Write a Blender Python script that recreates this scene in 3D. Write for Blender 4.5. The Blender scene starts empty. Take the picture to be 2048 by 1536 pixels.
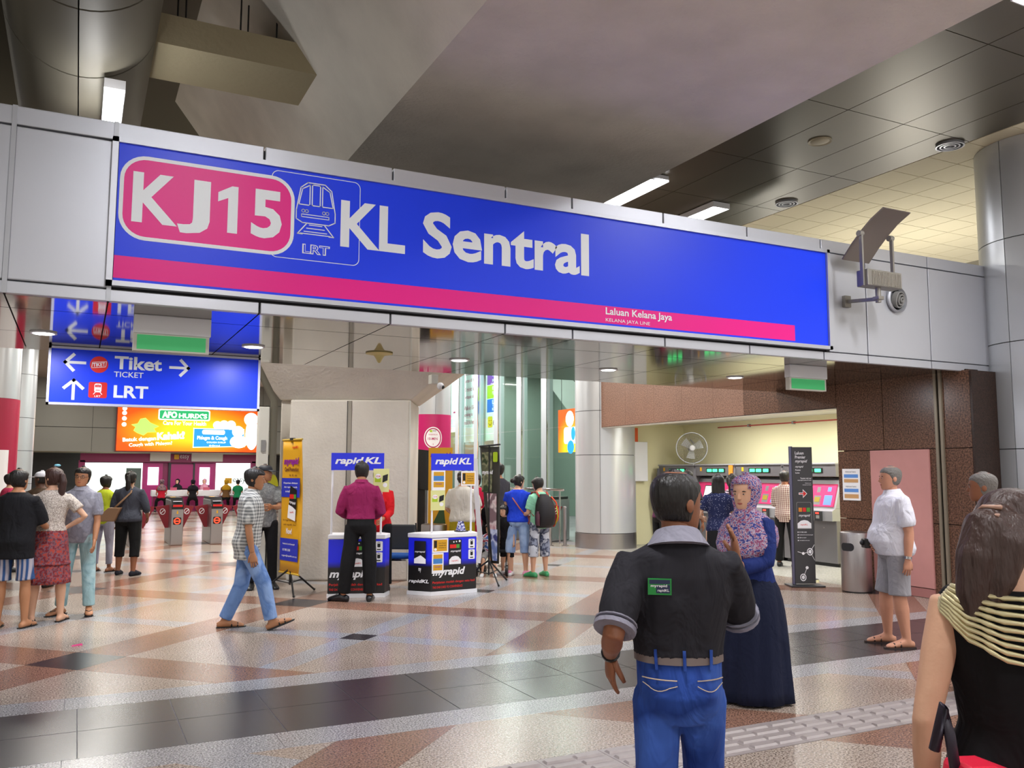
import bpy, math, random
import numpy as np
from mathutils import Vector, Matrix
random.seed(7)
S = bpy.context.scene
COL = S.collection
PI = math.pi
R = math.radians

# ---------------------------------------------------------------- camera, world, lights, exposure
def look(yaw, pitch, roll):
    F = Vector((math.cos(yaw)*math.cos(pitch), math.sin(yaw)*math.cos(pitch), math.sin(pitch)))
    Rt = Vector((math.sin(yaw), -math.cos(yaw), 0)); U = Rt.cross(F)
    R2 = Rt*math.cos(roll)+U*math.sin(roll); U2 = U*math.cos(roll)-Rt*math.sin(roll)
    return Matrix(((R2.x, U2.x, -F.x), (R2.y, U2.y, -F.y), (R2.z, U2.z, -F.z)))
cd = bpy.data.cameras.new('camera'); cd.sensor_width = 36; cd.lens = 1731.2*36/2048; cd.clip_end = 200
co = bpy.data.objects.new('camera', cd); COL.objects.link(co)
co.matrix_world = Matrix.Translation((0, 0, 1.65)) @ look(R(63.44), R(5.81), R(.15)).to_4x4()
S.camera = co
w = bpy.data.worlds.new('world'); S.world = w; w.use_nodes = True
w.node_tree.nodes['Background'].inputs[0].default_value = (1, .95, .87, 1)
w.node_tree.nodes['Background'].inputs[1].default_value = .85
S.view_settings.view_transform = 'Standard'; S.view_settings.look = 'None'
S.view_settings.gamma = 1; S.view_settings.use_curve_mapping = False
S.view_settings.exposure = 0.25
S.cycles.use_denoising = True
S.cycles.max_bounces = 8
S.cycles.diffuse_bounces = 4
S.cycles.glossy_bounces = 4
S.cycles.sample_clamp_indirect = 3; S.cycles.sample_clamp_direct = 12

def area(x, y, z, sx, sy, power, col=(1, .98, .95), rot=(0, 0, 0)):
    l = bpy.data.lights.new('area_light', 'AREA'); l.shape = 'RECTANGLE'; l.size = sx; l.size_y = sy
    l.energy = power; l.color = col
    o = bpy.data.objects.new('area_light', l); COL.objects.link(o); o.location = (x, y, z); o.rotation_euler = rot
    o['kind'] = 'helper'
    return o
# front concourse: ceiling rows around and behind the camera
FRONT = [(7.55, 4.0), (9.2, 1.5), (1.2, 2.2), (4.6, -.6), (-2.2, 1.0), (7.6, -2.5), (-2.0, 5.2), (1.4, -3.2)]
for (x, y) in FRONT: area(x, y, 5.93, .3, 1.3, 245, (.98, .98, 1))
for (x, y) in [(7.5, 10.6), (9.3, 11.3)]: area(x, y, 5.93, .25, 1.2, 60, (.95, .96, 1))
for y in (8.75, 9.5):            # the bare tubes under the duct shine sideways too
    l = bpy.data.lights.new('tube_light', 'POINT'); l.energy = 18; l.shadow_soft_size = .08; o = bpy.data.objects.new('tube_light', l); COL.objects.link(o); o.location = (.10, y, 4.95); o['kind'] = 'helper'
# ticket hall beyond the opening
for (x, y) in [(1.5, 14.5), (6.6, 14.5), (8.8, 18.5), (4.6, 19), (.2, 20.5), (5.5, 25), (1, 27), (4.5, 33), (-1, 34), (8.5, 29), (12.2, 20.5), (12.2, 25), (14.5, 28)]:
    area(x, y, 5.38, 1.3, .3, 170, (1, .97, .9))
for x in (1.0, 6.2): area(x, 11.5, 5.3, 1.3, .3, 150, (1, .98, .94))  # added pair without fixtures, brightens the front of the concrete pillar
for y in (21.5, 25): area(8.9, y, 5.3, .3, 1.2, 150, (1, .98, .95), (0, R(-38), 0))  # added lights without fixtures, tilted to brighten the banners behind the glass
# added unseen uplights that brighten the pale tiled ceiling of the side hall
for (x, y) in [(13.5, 10.5), (14.5, 15), (13.6, 4.5)]: area(x, y, 3.4, 1.2, .4, 62, (1, .96, .86), (PI, 0, 0))
area(4.4, 38.4, 2.32, 6, .8, 60, (1, .95, .97))
# ticket machine recess
for y in (10.05, 11.75, 13.75): area(11.55, y, 2.70, .12, 1.1, 46, (1, .98, .93))
# soffit downlights
DOWN = [(-.35, 9.35), (1.61, 9.35), (3.98, 9.35), (6.06, 9.35), (8.11, 9.3)]
for (x, y) in DOWN: area(x, y, 2.93, .14, .14, 30, (.93, .94, 1))

# ---------------------------------------------------------------- materials
def lin(c):
    return tuple((v/12.92 if v <= .04045 else ((v+.055)/1.055)**2.4) for v in c)
def hx(h):
    return lin(tuple(int(h[i:i+2], 16)/255 for i in (0, 2, 4)))
MC = {}
def mat(name, col, rough=.55, metal=0., bump=0., bscale=40., var=0., vscale=6., emit=0., spec=.5, alpha=1., bstretch=None):
    if name in MC: return MC[name]
    if isinstance(col, str): col = hx(col)
    m = bpy.data.materials.new(name); m.use_nodes = True; nt = m.node_tree; N = nt.nodes; L = nt.links
    b = N['Principled BSDF']; b.inputs['Base Color'].default_value = (*col, 1)
    b.inputs['Roughness'].default_value = rough; b.inputs['Metallic'].default_value = metal
    b.inputs['Specular IOR Level'].default_value = spec
    if emit:
        b.inputs['Emission Color'].default_value = (*col, 1); b.inputs['Emission Strength'].default_value = emit
    if alpha < 1:
        b.inputs['Alpha'].default_value = alpha
    tc = N.new('ShaderNodeTexCoord')
    if var:
        n = N.new('ShaderNodeTexNoise'); n.inputs['Scale'].default_value = vscale; n.inputs['Detail'].default_value = 4
        L.new(tc.outputs['Object'], n.inputs['Vector'])
        r = N.new('ShaderNodeValToRGB')
        r.color_ramp.elements[0].position = .3; r.color_ramp.elements[1].position = .7
        r.color_ramp.elements[0].color = (*[v*(1-var) for v in col], 1); r.color_ramp.elements[1].color = (*[min(1, v*(1+var)) for v in col], 1)
        L.new(n.outputs['Fac'], r.inputs[0]); L.new(r.outputs[0], b.inputs['Base Color'])
    if bump:
        n = N.new('ShaderNodeTexNoise'); n.inputs['Scale'].default_value = bscale; n.inputs['Detail'].default_value = 3
        if bstretch:
            mp = N.new('ShaderNodeMapping'); mp.inputs['Scale'].default_value = bstretch
            L.new(tc.outputs['Object'], mp.inputs[0]); L.new(mp.outputs[0], n.inputs['Vector'])
        else: L.new(tc.outputs['Object'], n.inputs['Vector'])
        bp = N.new('ShaderNodeBump'); bp.inputs['Strength'].default_value = min(1, bump); bp.inputs['Distance'].default_value = .02
        L.new(n.outputs['Fac'], bp.inputs['Height']); L.new(bp.outputs[0], b.inputs['Normal'])
    MC[name] = m
    return m
def granite(name, cols, scale=120, rough=.2, vs=1.2):
    """polished speckled stone: cols = dark, mid, light"""
    if name in MC: return MC[name]
    m = bpy.data.materials.new(name); m.use_nodes = True; nt = m.node_tree; N = nt.nodes; L = nt.links
    b = N['Principled BSDF']; b.inputs['Roughness'].default_value = rough
    g = N.new('ShaderNodeNewGeometry')
    n = N.new('ShaderNodeTexNoise'); n.inputs['Scale'].default_value = scale; n.inputs['Detail'].default_value = 2; n.inputs['Roughness'].default_value = .7
    L.new(g.outputs['Position'], n.inputs['Vector'])
    n2 = N.new('ShaderNodeTexNoise'); n2.inputs['Scale'].default_value = vs; n2.inputs['Detail'].default_value = 3
    L.new(g.outputs['Position'], n2.inputs['Vector'])
    r = N.new('ShaderNodeValToRGB'); e = r.color_ramp.elements
    e[0].position = .36; e[0].color = (*hx(cols[0]), 1); e[1].position = .66; e[1].color = (*hx(cols[2]), 1)
    k = e.new(.47); k.color = (*hx(cols[1]), 1)
    L.new(n.outputs['Fac'], r.inputs[0])
    mx = N.new('ShaderNodeMix'); mx.data_type = 'RGBA'; mx.blend_type = 'MULTIPLY'; mx.inputs[0].default_value = .35
    r2 = N.new('ShaderNodeValToRGB'); r2.color_ramp.elements[0].color = (.55, .55, .55, 1); r2.color_ramp.elements[0].position = .3; r2.color_ramp.elements[1].position = .7
    L.new(n2.outputs['Fac'], r2.inputs[0]); L.new(r.outputs[0], mx.inputs[6]); L.new(r2.outputs[0], mx.inputs[7])
    L.new(mx.outputs[2], b.inputs['Base Color'])
    MC[name] = m
    return m
def fabric(name, base, pattern=None, c2=None, c3=None, scale=8., bump=.5, rough=.85):
    """cloth with soft folds; pattern: plaid / stripe / print / zigzag / dots / tie, in the wearer's own space"""
    if name in MC: return MC[name]
    m = bpy.data.materials.new(name); m.use_nodes = True; nt = m.node_tree; N = nt.nodes; L = nt.links
    b = N['Principled BSDF']; b.inputs['Roughness'].default_value = rough; b.inputs['Specular IOR Level'].default_value = .25
    base = hx(base); b.inputs['Base Color'].default_value = (*base, 1)
    tc = N.new('ShaderNodeTexCoord')
    def ramp(fac, stops, interp='LINEAR'):
        r = N.new('ShaderNodeValToRGB'); r.color_ramp.interpolation = interp
        el = r.color_ramp.elements
        el[0].position = stops[0][0]; el[0].color = (*stops[0][1], 1); el[1].position = stops[1][0]; el[1].color = (*stops[1][1], 1)
        for p, c in stops[2:]:
            k = el.new(p); k.color = (*c, 1)
        L.new(fac, r.inputs[0]); return r.outputs[0]
    out = None
    if pattern in ('plaid', 'stripe', 'zigzag'):
        def wave(d, sc):
            wv = N.new('ShaderNodeTexWave'); wv.bands_direction = d; wv.inputs['Scale'].default_value = sc
            wv.inputs['Distortion'].default_value = .6 if pattern != 'zigzag' else 3; wv.inputs['Detail'].default_value = 0
            wv.inputs['Detail Scale'].default_value = 1.
            L.new(tc.outputs['Object'], wv.inputs['Vector']); return wv.outputs['Fac']
        a = ramp(wave('X' if pattern != 'zigzag' else 'Z', scale), [(.25, base), (.75, hx(c2))])
        if pattern == 'plaid':
            c = ramp(wave('Z', scale), [(.25, base), (.75, hx(c3 or c2))])
            mx = N.new('ShaderNodeMix'); mx.data_type = 'RGBA'; mx.inputs[0].default_value = .5
            L.new(a, mx.inputs[6]); L.new(c, mx.inputs[7]); out = mx.outputs[2]
        else: out = a
    elif pattern in ('print', 'dots', 'tie'):
        n = N.new('ShaderNodeTexNoise' if pattern != 'dots' else 'ShaderNodeTexVoronoi'); n.inputs['Scale'].default_value = scale
        if pattern != 'dots': n.inputs['Detail'].default_value = 2.
        L.new(tc.outputs['Object'], n.inputs['Vector'])
        if pattern == 'dots': out = ramp(n.outputs['Distance'], [(.0, hx(c2)), (.28, base)])
        else: out = ramp(n.outputs['Fac'], [(.42, base), (.5, hx(c2)), (.58, hx(c3 or c2))])
    if out: L.new(out, b.inputs['Base Color'])
    n = N.new('ShaderNodeTexNoise'); n.inputs['Scale'].default_value = 5; n.inputs['Detail'].default_value = 3; n.inputs['Distortion'].default_value = 1.2
    mp = N.new('ShaderNodeMapping'); mp.inputs['Scale'].default_value = (1.6, 1.6, .9); mp.inputs['Rotation'].default_value = (.3, .5, 0)
    L.new(tc.outputs['Object'], mp.inputs[0]); L.new(mp.outputs[0], n.inputs['Vector'])
    bp = N.new('ShaderNodeBump'); bp.inputs['Strength'].default_value = bump; bp.inputs['Distance'].default_value = .06
    L.new(n.outputs['Fac'], bp.inputs['Height']); L.new(bp.outputs[0], b.inputs['Normal'])
    MC[name] = m
    return m
def glass_mat(name, tint=(.85, .95, .92), refl=.12):
    if name in MC: return MC[name]
    m = bpy.data.materials.new(name); m.use_nodes = True; nt = m.node_tree; N = nt.nodes; L = nt.links
    N.remove(N['Principled BSDF']); t = N.new('ShaderNodeBsdfTransparent'); t.inputs[0].default_value = (*tint, 1)
    g = N.new('ShaderNodeBsdfGlossy'); g.inputs['Roughness'].default_value = .03
    f = N.new('ShaderNodeLayerWeight'); f.inputs[0].default_value = .5
    pw = N.new('ShaderNodeMath'); pw.operation = 'POWER'; pw.inputs[1].default_value = 5; L.new(f.outputs['Facing'], pw.inputs[0])
    x = N.new('ShaderNodeMixShader'); L.new(pw.outputs[0], x.inputs[0]); L.new(t.outputs[0], x.inputs[1]); L.new(g.outputs[0], x.inputs[2])
    L.new(x.outputs[0], N['Material Output'].inputs[0]); MC[name] = m
    return m
M = dict(
    white=mat('white_paint', 'e6e6ea', .5), white_e=mat('lamp_white', (1, .99, 1), emit=9), offw=mat('off_white', 'd8d6cc', .6),
    black=mat('black_plastic', '111114', .4), dark=mat('dark_grey', '2c2c30', .5), grey=mat('mid_grey', '8b8a88', .5),
    steel=mat('brushed_steel', 'b6b3b6', .28, 1., bump=.15, bscale=300, bstretch=(1, 1, .02)), chrome=mat('chrome', 'd0d0d4', .12, 1.),
    alu=mat('aluminium', 'b4b6bc', .4, .5), joint=mat('shadow_joint', '17151a', .7),
    panel=mat('fascia_panel', 'c6c8d0', .36, .45, var=.04, vscale=.7), ppanel=mat('column_panel', 'c3c6ca', .3, .4),
    paper=mat('white_paper', 'f0eff2', .6), pinkp=mat('pink_print', 'b3145e', .4), redp=mat('red_print', 'd81f1c', .4),
    bluep=mat('blue_print', '1f2ee0', .4), yel=mat('yellow_print', 'e0a818', .5), lime=mat('lime_print', 'a8c61e', .5),
    signblue=mat('sign_blue', (.012, .055, .95), .35, spec=.3), signpink=mat('sign_pink', (.88, .012, .28), .38, spec=.3), signwhite=mat('sign_white', 'eef2f8', .4),
)
# ---------------------------------------------------------------- mesh helpers
class MB:
    def __init__(s): s.v = []; s.f = []; s.m = []; s.mi = 0; s.cuts = []
    def add(s, v, f):
        o = len(s.v); s.v += [tuple(p) for p in v]; s.f += [tuple(i+o for i in q) for q in f]; s.m += [s.mi]*len(f); return s
    def box(s, x0, x1, y0, y1, z0, z1):
        if x0 > x1: x0, x1 = x1, x0
        if y0 > y1: y0, y1 = y1, y0
        if z0 > z1: z0, z1 = z1, z0
        return s.add([(x0, y0, z0), (x1, y0, z0), (x1, y1, z0), (x0, y1, z0), (x0, y0, z1), (x1, y0, z1), (x1, y1, z1), (x0, y1, z1)],
                     [(0, 3, 2, 1), (4, 5, 6, 7), (0, 1, 5, 4), (1, 2, 6, 5), (2, 3, 7, 6), (3, 0, 4, 7)])
    def rings(s, rings, cap=True):
        n = len(rings[0]); v = [p for r in rings for p in r]; f = []
        for k in range(len(rings)-1):
            for i in range(n):
                j = (i+1) % n; f.append((k*n+i, k*n+j, (k+1)*n+j, (k+1)*n+i))
        if cap: f.append(tuple(range(n-1, -1, -1))); f.append(tuple((len(rings)-1)*n+i for i in range(n)))
        return s.add(v, f)
    def tube(s, pts, r, n=10, flat=1.):
        pts = [Vector(p) for p in pts]
        if not hasattr(r, '__len__'): r = [r]*len(pts)
        rg = []; u = None
        for k, p in enumerate(pts):
            d = (pts[min(k+1, len(pts)-1)]-pts[max(k-1, 0)]).normalized()
            if u is None: u = d.orthogonal().normalized() if abs(d.x) > .9 else (Vector((1, 0, 0))-d*d.x).normalized()
            u = (u-d*u.dot(d)).normalized(); q = d.cross(u)
            rg.append([p+u*(math.cos(a)*r[k])+q*(math.sin(a)*r[k]*flat) for a in [2*PI*i/n for i in range(n)]])
        return s.rings(rg)
    def lathe(s, prof, cx=0, cy=0, n=24, sx=1., sy=1., a0=0.):
        return s.rings([[(cx+math.cos(a)*r*sx, cy+math.sin(a)*r*sy, z) for a in [a0+2*PI*i/n for i in range(n)]] for r, z in prof])
    def ell(s, c, r, n=12, k=8):
        c = Vector(c); rg = []
        for j in range(k+1):
            t = -PI/2+PI*j/k; q = max(.02, math.cos(t))
            rg.append([(c.x+r[0]*q*math.cos(a), c.y+r[1]*q*math.sin(a), c.z+r[2]*math.sin(t)) for a in [2*PI*i/n for i in range(n)]])
        return s.rings(rg)
    def prism(s, poly, z0, z1):
        return s.rings([[(x, y, z0) for x, y in poly], [(x, y, z1) for x, y in poly]])
    def extr(s, poly, axis, a, b):
        """2D poly extruded along an axis ('x': poly in (y,z); 'y': poly in (x,z))"""
        g = (lambda p, t: (t, p[0], p[1])) if axis == 'x' else (lambda p, t: (p[0], t, p[1]))
        return s.rings([[g(p, a) for p in poly], [g(p, b) for p in poly]])
    def shift(s, d):
        s.v = [(x+d[0], y+d[1], z+d[2]) for x, y, z in s.v]; return s
    def xf(s, M4, start=0):
        for i in range(start, len(s.v)): s.v[i] = tuple(M4 @ Vector(s.v[i]))
        return s
def mesh(name, mb):
    me = bpy.data.meshes.new(name); me.from_pydata(mb.v, [], mb.f); me.update()
    return me
import bmesh
def obj(name, mb, mt, parent=None, smooth=False, bevel=0., kind=None, label=None, fix=True):
    me = mesh(name, mb)
    if fix:
        bm = bmesh.new(); bm.from_mesh(me); bmesh.ops.recalc_face_normals(bm, faces=bm.faces); bm.to_mesh(me); bm.free()
    mts = mt if isinstance(mt, (list, tuple)) else [mt]
    for q in mts: me.materials.append(q)
    if len(mts) > 1:
        for p, i in zip(me.polygons, mb.m): p.material_index = i
    if smooth:
        for p in me.polygons: p.use_smooth = True
        if smooth == 'auto':
            try: me.set_sharp_from_angle(angle=R(40))
            except Exception: pass
    o = bpy.data.objects.new(name, me); COL.objects.link(o)
    if parent: o.parent = parent
    if bevel:
        b = o.modifiers.new('bevel', 'BEVEL'); b.width = bevel; b.segments = 2; b.limit_method = 'ANGLE'
    if kind: o['kind'] = kind
    if label: o['label'] = label
    return o
def tag(o, label, cat, group=None):
    o['label'] = label; o['category'] = cat
    if group: o['group'] = group
    return o
def thing(name, label, cat, loc=(0, 0, 0), rz=0., group=None):
    o = bpy.data.objects.new(name, None); COL.objects.link(o); o.location = loc; o.rotation_euler = (0, 0, rz)
    o.empty_display_size = .1
    return tag(o, label, cat, group)
def struct(name, mb, mt, parent=None, **k):
    return obj(name, mb, mt, parent, kind='structure', **k)
def sroot(name, loc=(0, 0, 0), rz=0.):
    o = bpy.data.objects.new(name, None); COL.objects.link(o); o['kind'] = 'structure'; o.location = loc; o.rotation_euler = (0, 0, rz); return o
def dup(o, loc, rz=None, parent=None, label=None, group=None):
    c = o.copy(); COL.objects.link(c)
    if parent: c.parent = parent
    else:
        c.location = loc
        if rz is not None: c.rotation_euler = (0, 0, rz)
    if label: c['label'] = label
    if group: c['group'] = group
    for ch in list(o.children): dup(ch, None, None, c)
    return c
# lettering ------------------------------------------------------------------
TXC = {}
def text_geo(s, bold=0., shear=0., outline=0.):
    key = (s, bold, shear, outline)
    if key in TXC: return TXC[key]
    cu = bpy.data.curves.new('t', 'FONT'); cu.body = s; cu.resolution_u = 3; cu.offset = bold; cu.shear = shear; cu.fill_mode = 'FRONT'
    if outline: cu.fill_mode = 'NONE'; cu.bevel_depth = outline; cu.bevel_resolution = 0
    o = bpy.data.objects.new('t', cu); me = bpy.data.meshes.new_from_object(o)
    v = np.array([p.co[:] for p in me.vertices]); f = [tuple(p.vertices) for p in me.polygons]
    bpy.data.objects.remove(o); bpy.data.curves.remove(cu); bpy.data.meshes.remove(me)
    TXC[key] = (v, f); return v, f
class Face:
    """a flat printed face: origin o, u across, v up, n out of the surface (unit vectors)"""
    def __init__(s, o, u, v=(0, 0, 1)):
        s.o = Vector(o); s.u = Vector(u).normalized(); s.v = Vector(v).normalized(); s.n = s.u.cross(s.v)
    def P(s, a, b, c=0.): return s.o+s.u*a+s.v*b+s.n*c
    def text(s, mb, t, a0, a1, b0, b1, h=.002, bold=0., shear=0., outline=0., rot=0.):
        mb.cuts.append(len(mb.f))
        v, f = text_geo(t, bold, shear, outline)
        if len(v) == 0: return
        mn = v.min(0); mx = v.max(0); w = mx-mn
        pts = []
        for p in v:
            x = a0+(p[0]-mn[0])/max(w[0], 1e-6)*(a1-a0); y = b0+(p[1]-mn[1])/max(w[1], 1e-6)*(b1-b0)
            if rot:
                cx, cy = (a0+a1)/2, (b0+b1)/2; c, q = math.cos(rot), math.sin(rot); x, y = cx+(x-cx)*c-(y-cy)*q, cy+(x-cx)*q+(y-cy)*c
            pts.append(s.P(x, y, h))
        mb.add(pts, f)
    def rect(s, mb, a0, a1, b0, b1, h=.001):
        mb.cuts.append(len(mb.f))
        mb.add([s.P(a0, b0, h), s.P(a1, b0, h), s.P(a1, b1, h), s.P(a0, b1, h)], [(0, 1, 2, 3)])
    def slab(s, mb, a0, a1, b0, b1, c0, c1):
        mb.rings([[s.P(a, b, c0) for a, b in ((a0, b0), (a1, b0), (a1, b1), (a0, b1))], [s.P(a, b, c1) for a, b in ((a0, b0), (a1, b0), (a1, b1), (a0, b1))]])
    def poly(s, mb, pts, h=.001): mb.add([s.P(a, b, h) for a, b in pts], [tuple(range(len(pts)))])
    def disc(s, mb, a, b, r, h=.001, n=28, ry=None):
        mb.cuts.append(len(mb.f))
        s.poly(mb, [(a+r*math.cos(t), b+(ry or r)*math.sin(t)) for t in [2*PI*i/n for i in range(n)]], h)
    def rrect(s, mb, a0, a1, b0, b1, r, h=.001, n=8):
        mb.cuts.append(len(mb.f))
        s.poly(mb, rr(a0, a1, b0, b1, r, n), h)
    def band(s, mb, outer, inner, h=.001):
        mb.cuts.append(len(mb.f))
        n = len(outer); mb.add([s.P(a, b, h) for a, b in outer]+[s.P(a, b, h) for a, b in inner], [(i, (i+1) % n, n+(i+1) % n, n+i) for i in range(n)])
    def line(s, mb, pts, w, h=.001, close=False):
        mb.cuts.append(len(mb.f))
        k = len(pts) if close else len(pts)-1
        for i in range(k):
            p = Vector(pts[i]); q = Vector(pts[(i+1) % len(pts)]); d = (q-p).normalized()*w/2; t = Vector((-d.y, d.x))
            p = p-d; q = q+d
            s.poly(mb, [tuple(p-t), tuple(q-t), tuple(q+t), tuple(p+t)], h)
def rr(a0, a1, b0, b1, r, n=8):
    out = []
    for cx, cy, t0 in ((a1-r, b1-r, 0), (a0+r, b1-r, PI/2), (a0+r, b0+r, PI), (a1-r, b0+r, 1.5*PI)):
        out += [(cx+r*math.cos(t0+PI/2*i/n), cy+r*math.sin(t0+PI/2*i/n)) for i in range(n+1)]
    return out
def pr(name, fn, mt, parent, **k):
    """a printed layer on a face, one part"""
    mb = MB(); fn(mb); o = None
    cs = sorted(set([0]+mb.cuts+[len(mb.f)]))
    for a, b in zip(cs[:-1], cs[1:]):
        fs = mb.f[a:b]; ids = sorted(set(i for q in fs for i in q)); mp = {i: n for n, i in enumerate(ids)}
        q = MB(); q.v = [mb.v[i] for i in ids]; q.f = [tuple(mp[i] for i in f) for f in fs]; q.m = [0]*len(fs)
        o = obj(name, q, mt, parent, fix=False, **k)
    return o
def clip(poly, a, b, c):
    """keep a*x+b*y<=c"""
    out = []
    for i in range(len(poly)):
        p, q = poly[i], poly[(i+1) % len(poly)]; dp = a*p[0]+b*p[1]-c; dq = a*q[0]+b*q[1]-c
        if dp <= 0: out.append(p)
        if dp*dq < 0:
            t = dp/(dp-dq); out.append((p[0]+(q[0]-p[0])*t, p[1]+(q[1]-p[1])*t))
    return out
def parea(p): return abs(sum(p[i][0]*p[(i+1) % len(p)][1]-p[(i+1) % len(p)][0]*p[i][1] for i in range(len(p))))/2

# ---------------------------------------------------------------- floor
GB = granite('granite_beige', ('453830', 'a39184', 'd6c9bd'), scale=78, rough=.2)
GR = granite('granite_russet', ('38231b', '8b6655', 'b08c7a'), scale=78, rough=.2)
GG = granite('granite_grey', ('4a4a4e', '97969a', 'd8d7d8'), scale=84, rough=.2)
GK = granite('granite_black', ('1b191d', '2a282d', '3c3a40'), rough=.26)
GW = granite('tile_recess', ('a5a49c', 'bab8b0', 'c8c6be'), scale=30, rough=.2)
fl = struct('floor', MB().box(-9, 19, -9, 44, -.2, -.004), granite('grout', ('77727a', '89848a', '959096'), rough=.6))
pieces = []
def piece(poly, m, z=0.):
    """one paving stone, its joint left open"""
    n = len(poly)
    if n < 3 or parea(poly) < .004: return
    cx = sum(p[0] for p in poly)/n; cy = sum(p[1] for p in poly)/n; g = .0045 if m is GK else .0018
    q = []
    for x, y in poly:
        d = math.hypot(x-cx, y-cy) or 1; q.append((x+(cx-x)/d*g, y+(cy-y)/d*g))
    pieces.append(((cx, cy), q, m, z))
X0, X1, Y0, Y1 = -6., 10.2, -3., 40.
P_ = 5.06
def pat(ya, yb, xa=X0, xb=X1, far=False):
    bands = [(-.4, .4, 'R'), (.4, 2.33, 'B'), (2.33, 2.73, 'G'), (2.73, P_-.4, 'B')]
    for i in range(-9, 12):
        for (u0, u1, ku) in bands:
            for j in range(-12, 8):
                for (v0, v1, kv) in bands:
                    U0, U1, V0, V1 = u0+i*P_, u1+i*P_, v0+j*P_, v1+j*P_
                    sq = []
                    for u, v in ((U0, V0), (U1, V0), (U1, V1), (U0, V1)):
                        a = u+8.73; b = v-8.57; sq.append(((a+b)/2, (a-b)/2))
                    if max(p[0] for p in sq) < xa or min(p[0] for p in sq) > xb or max(p[1] for p in sq) < ya or min(p[1] for p in sq) > yb: continue
                    pl = clip(clip(clip(clip(sq, -1, 0, -xa), 1, 0, xb), 0, -1, -ya), 0, 1, yb)
                    k = ku+kv
                    m = GK if k in ('RR', 'GG') else GR if 'R' in k else GG if 'G' in k else GB
                    piece(pl, m)
pat(7.27, Y1); pat(4.57, 5.42); pat(Y0, 4.12)
pat(5.42, 7.27, 10.2, 14.); 
for y0, y1, st in ((6.93, 7.27, 1.2), (5.42, 5.75, 1.2)):
    x = X0
    while x < X1: piece([(x, y0), (x+st, y0), (x+st, y1), (x, y1)], GG); x += st
x = .08-.6*10
while x < 10.2:
    for y0, y1 in ((5.75, 6.34), (6.34, 6.93)): piece([(x, y0), (x+.6, y0), (x+.6, y1), (x, y1)], GK)
    x += .6
pieces.sort(key=lambda p: math.hypot(p[0][0]-2, p[0][1]-3))
GM = MB(); fam = [GB, GR, GG, GK]
nobj = 0
for c, q, m, z in pieces:
    a = math.atan2(c[1], c[0]); view = c[1] > 3 and R(63.4-35) < a < R(63.4+37)
    if nobj < 296 and view:
        obj('paving_stone', MB().shift((0, 0, 0)).prism(q, -.003, 0), m, fl, kind='structure'); nobj += 1
    else:
        GM.mi = fam.index(m); GM.prism(q, -.003, 0)
o = obj('outer_paving', GM, fam, fl, kind='stuff')
# guiding strip: raised bars on tiles, along the beam
tm = mat('guide_tile', '9c9290', .4, var=.06, vscale=20)
k = 0
for i in range(-3, 22):
    x = 1.6+i*.42
    if x > 9.8: break
    mb = MB().box(x+.002, x+.418, 4.125, 4.565, -.02, .001)
    for j in range(4):
        for s_ in (0, 1):
            y = 4.165+j*.10; xa = x+.02+s_*.2
            mb.rings([[(xa, y, .001), (xa+.185, y, .001), (xa+.185, y+.06, .001), (xa, y+.06, .001)], [(xa+.008, y+.012, .012), (xa+.177, y+.012, .012), (xa+.177, y+.048, .012), (xa+.008, y+.048, .012)]])
    obj('guide_tile', mb, tm, fl, kind='structure')
# recess floor
for i in range(4):
    for j in range(12):
        x, y = 10.21+i*.6, 9.47+j*.6
        obj('recess_tile', MB().box(x, x+.597, y, y+.597, -.02, 0), GW, fl, kind='structure')
# ---------------------------------------------------------------- fascia beam and soffit
FY = 7.37
fas = struct('wall_fascia', MB().box(-6, 10.95, FY+.05, FY+.4, 2.99, 4.40), M['joint'])
xs = [-3.4, -1.75, -.55, .155, 1.31, 2.46, 3.61, 4.36, 5.49, 6.65, 7.78]
for a, b in zip(xs[:-1], xs[1:]):
    obj('top_panel', MB().box(a+.008, b-.008, FY, FY+.06, 4.275, 4.42), M['panel'], fas, bevel=.006)
    obj('bottom_panel', MB().box(a+.008, b-.008, FY, FY+.06, 2.97, 3.065), M['panel'], fas, bevel=.006)
    if b < .2: obj('wide_panel', MB().box(a+.012, b-.012, FY, FY+.06, 3.075, 4.262), M['panel'], fas, bevel=.01)
for a, b in ((7.78, 8.51), (8.51, 9.64), (9.64, 10.9)):
    obj('top_panel', MB().box(a+.008, b-.008, FY, FY+.06, 4.275, 4.42), M['panel'], fas, bevel=.006)
    obj('bottom_panel', MB().box(a+.008, b-.008, FY, FY+.06, 2.97, 3.065), M['panel'], fas, bevel=.006)
    obj('wide_panel', MB().box((a if a > 8 else 7.86)+.008, b-.008, FY, FY+.06, 3.075, 4.262), M['panel'], fas, bevel=.006)
for a in (-.55, .155): obj('cover_strip', MB().box(a-.017, a+.017, FY-.012, FY+.01, 2.97, 4.42), M['alu'], fas)
sof = struct('ceiling_soffit', MB().box(-6, 10.2, 7.43, 10.72, 3.0, 3.3), M['joint'])
sm = mat('soffit_metal', (.20, .175, .145), .07, .85, bump=.012, bscale=3)
sx = [-6, -4.6, -3.4, -1.75, -.55, .155, 1.31, 2.46, 3.61, 4.36, 5.49, 6.65, 7.78, 8.9, 10.2]
for a, b in zip(sx[:-1], sx[1:]):
    for y0, y1 in ((7.43, 8.02), (8.035, 9.35), (9.362, 10.72)):
        obj('soffit_panel', MB().box(a+.006, b-.006, y0, y1, 2.97, 3.01), sm, sof)
struct('wall_upper_back', MB().box(-6, 10.9, 10.5, 10.7, 3.3, 4.4), M['dark'])
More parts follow.
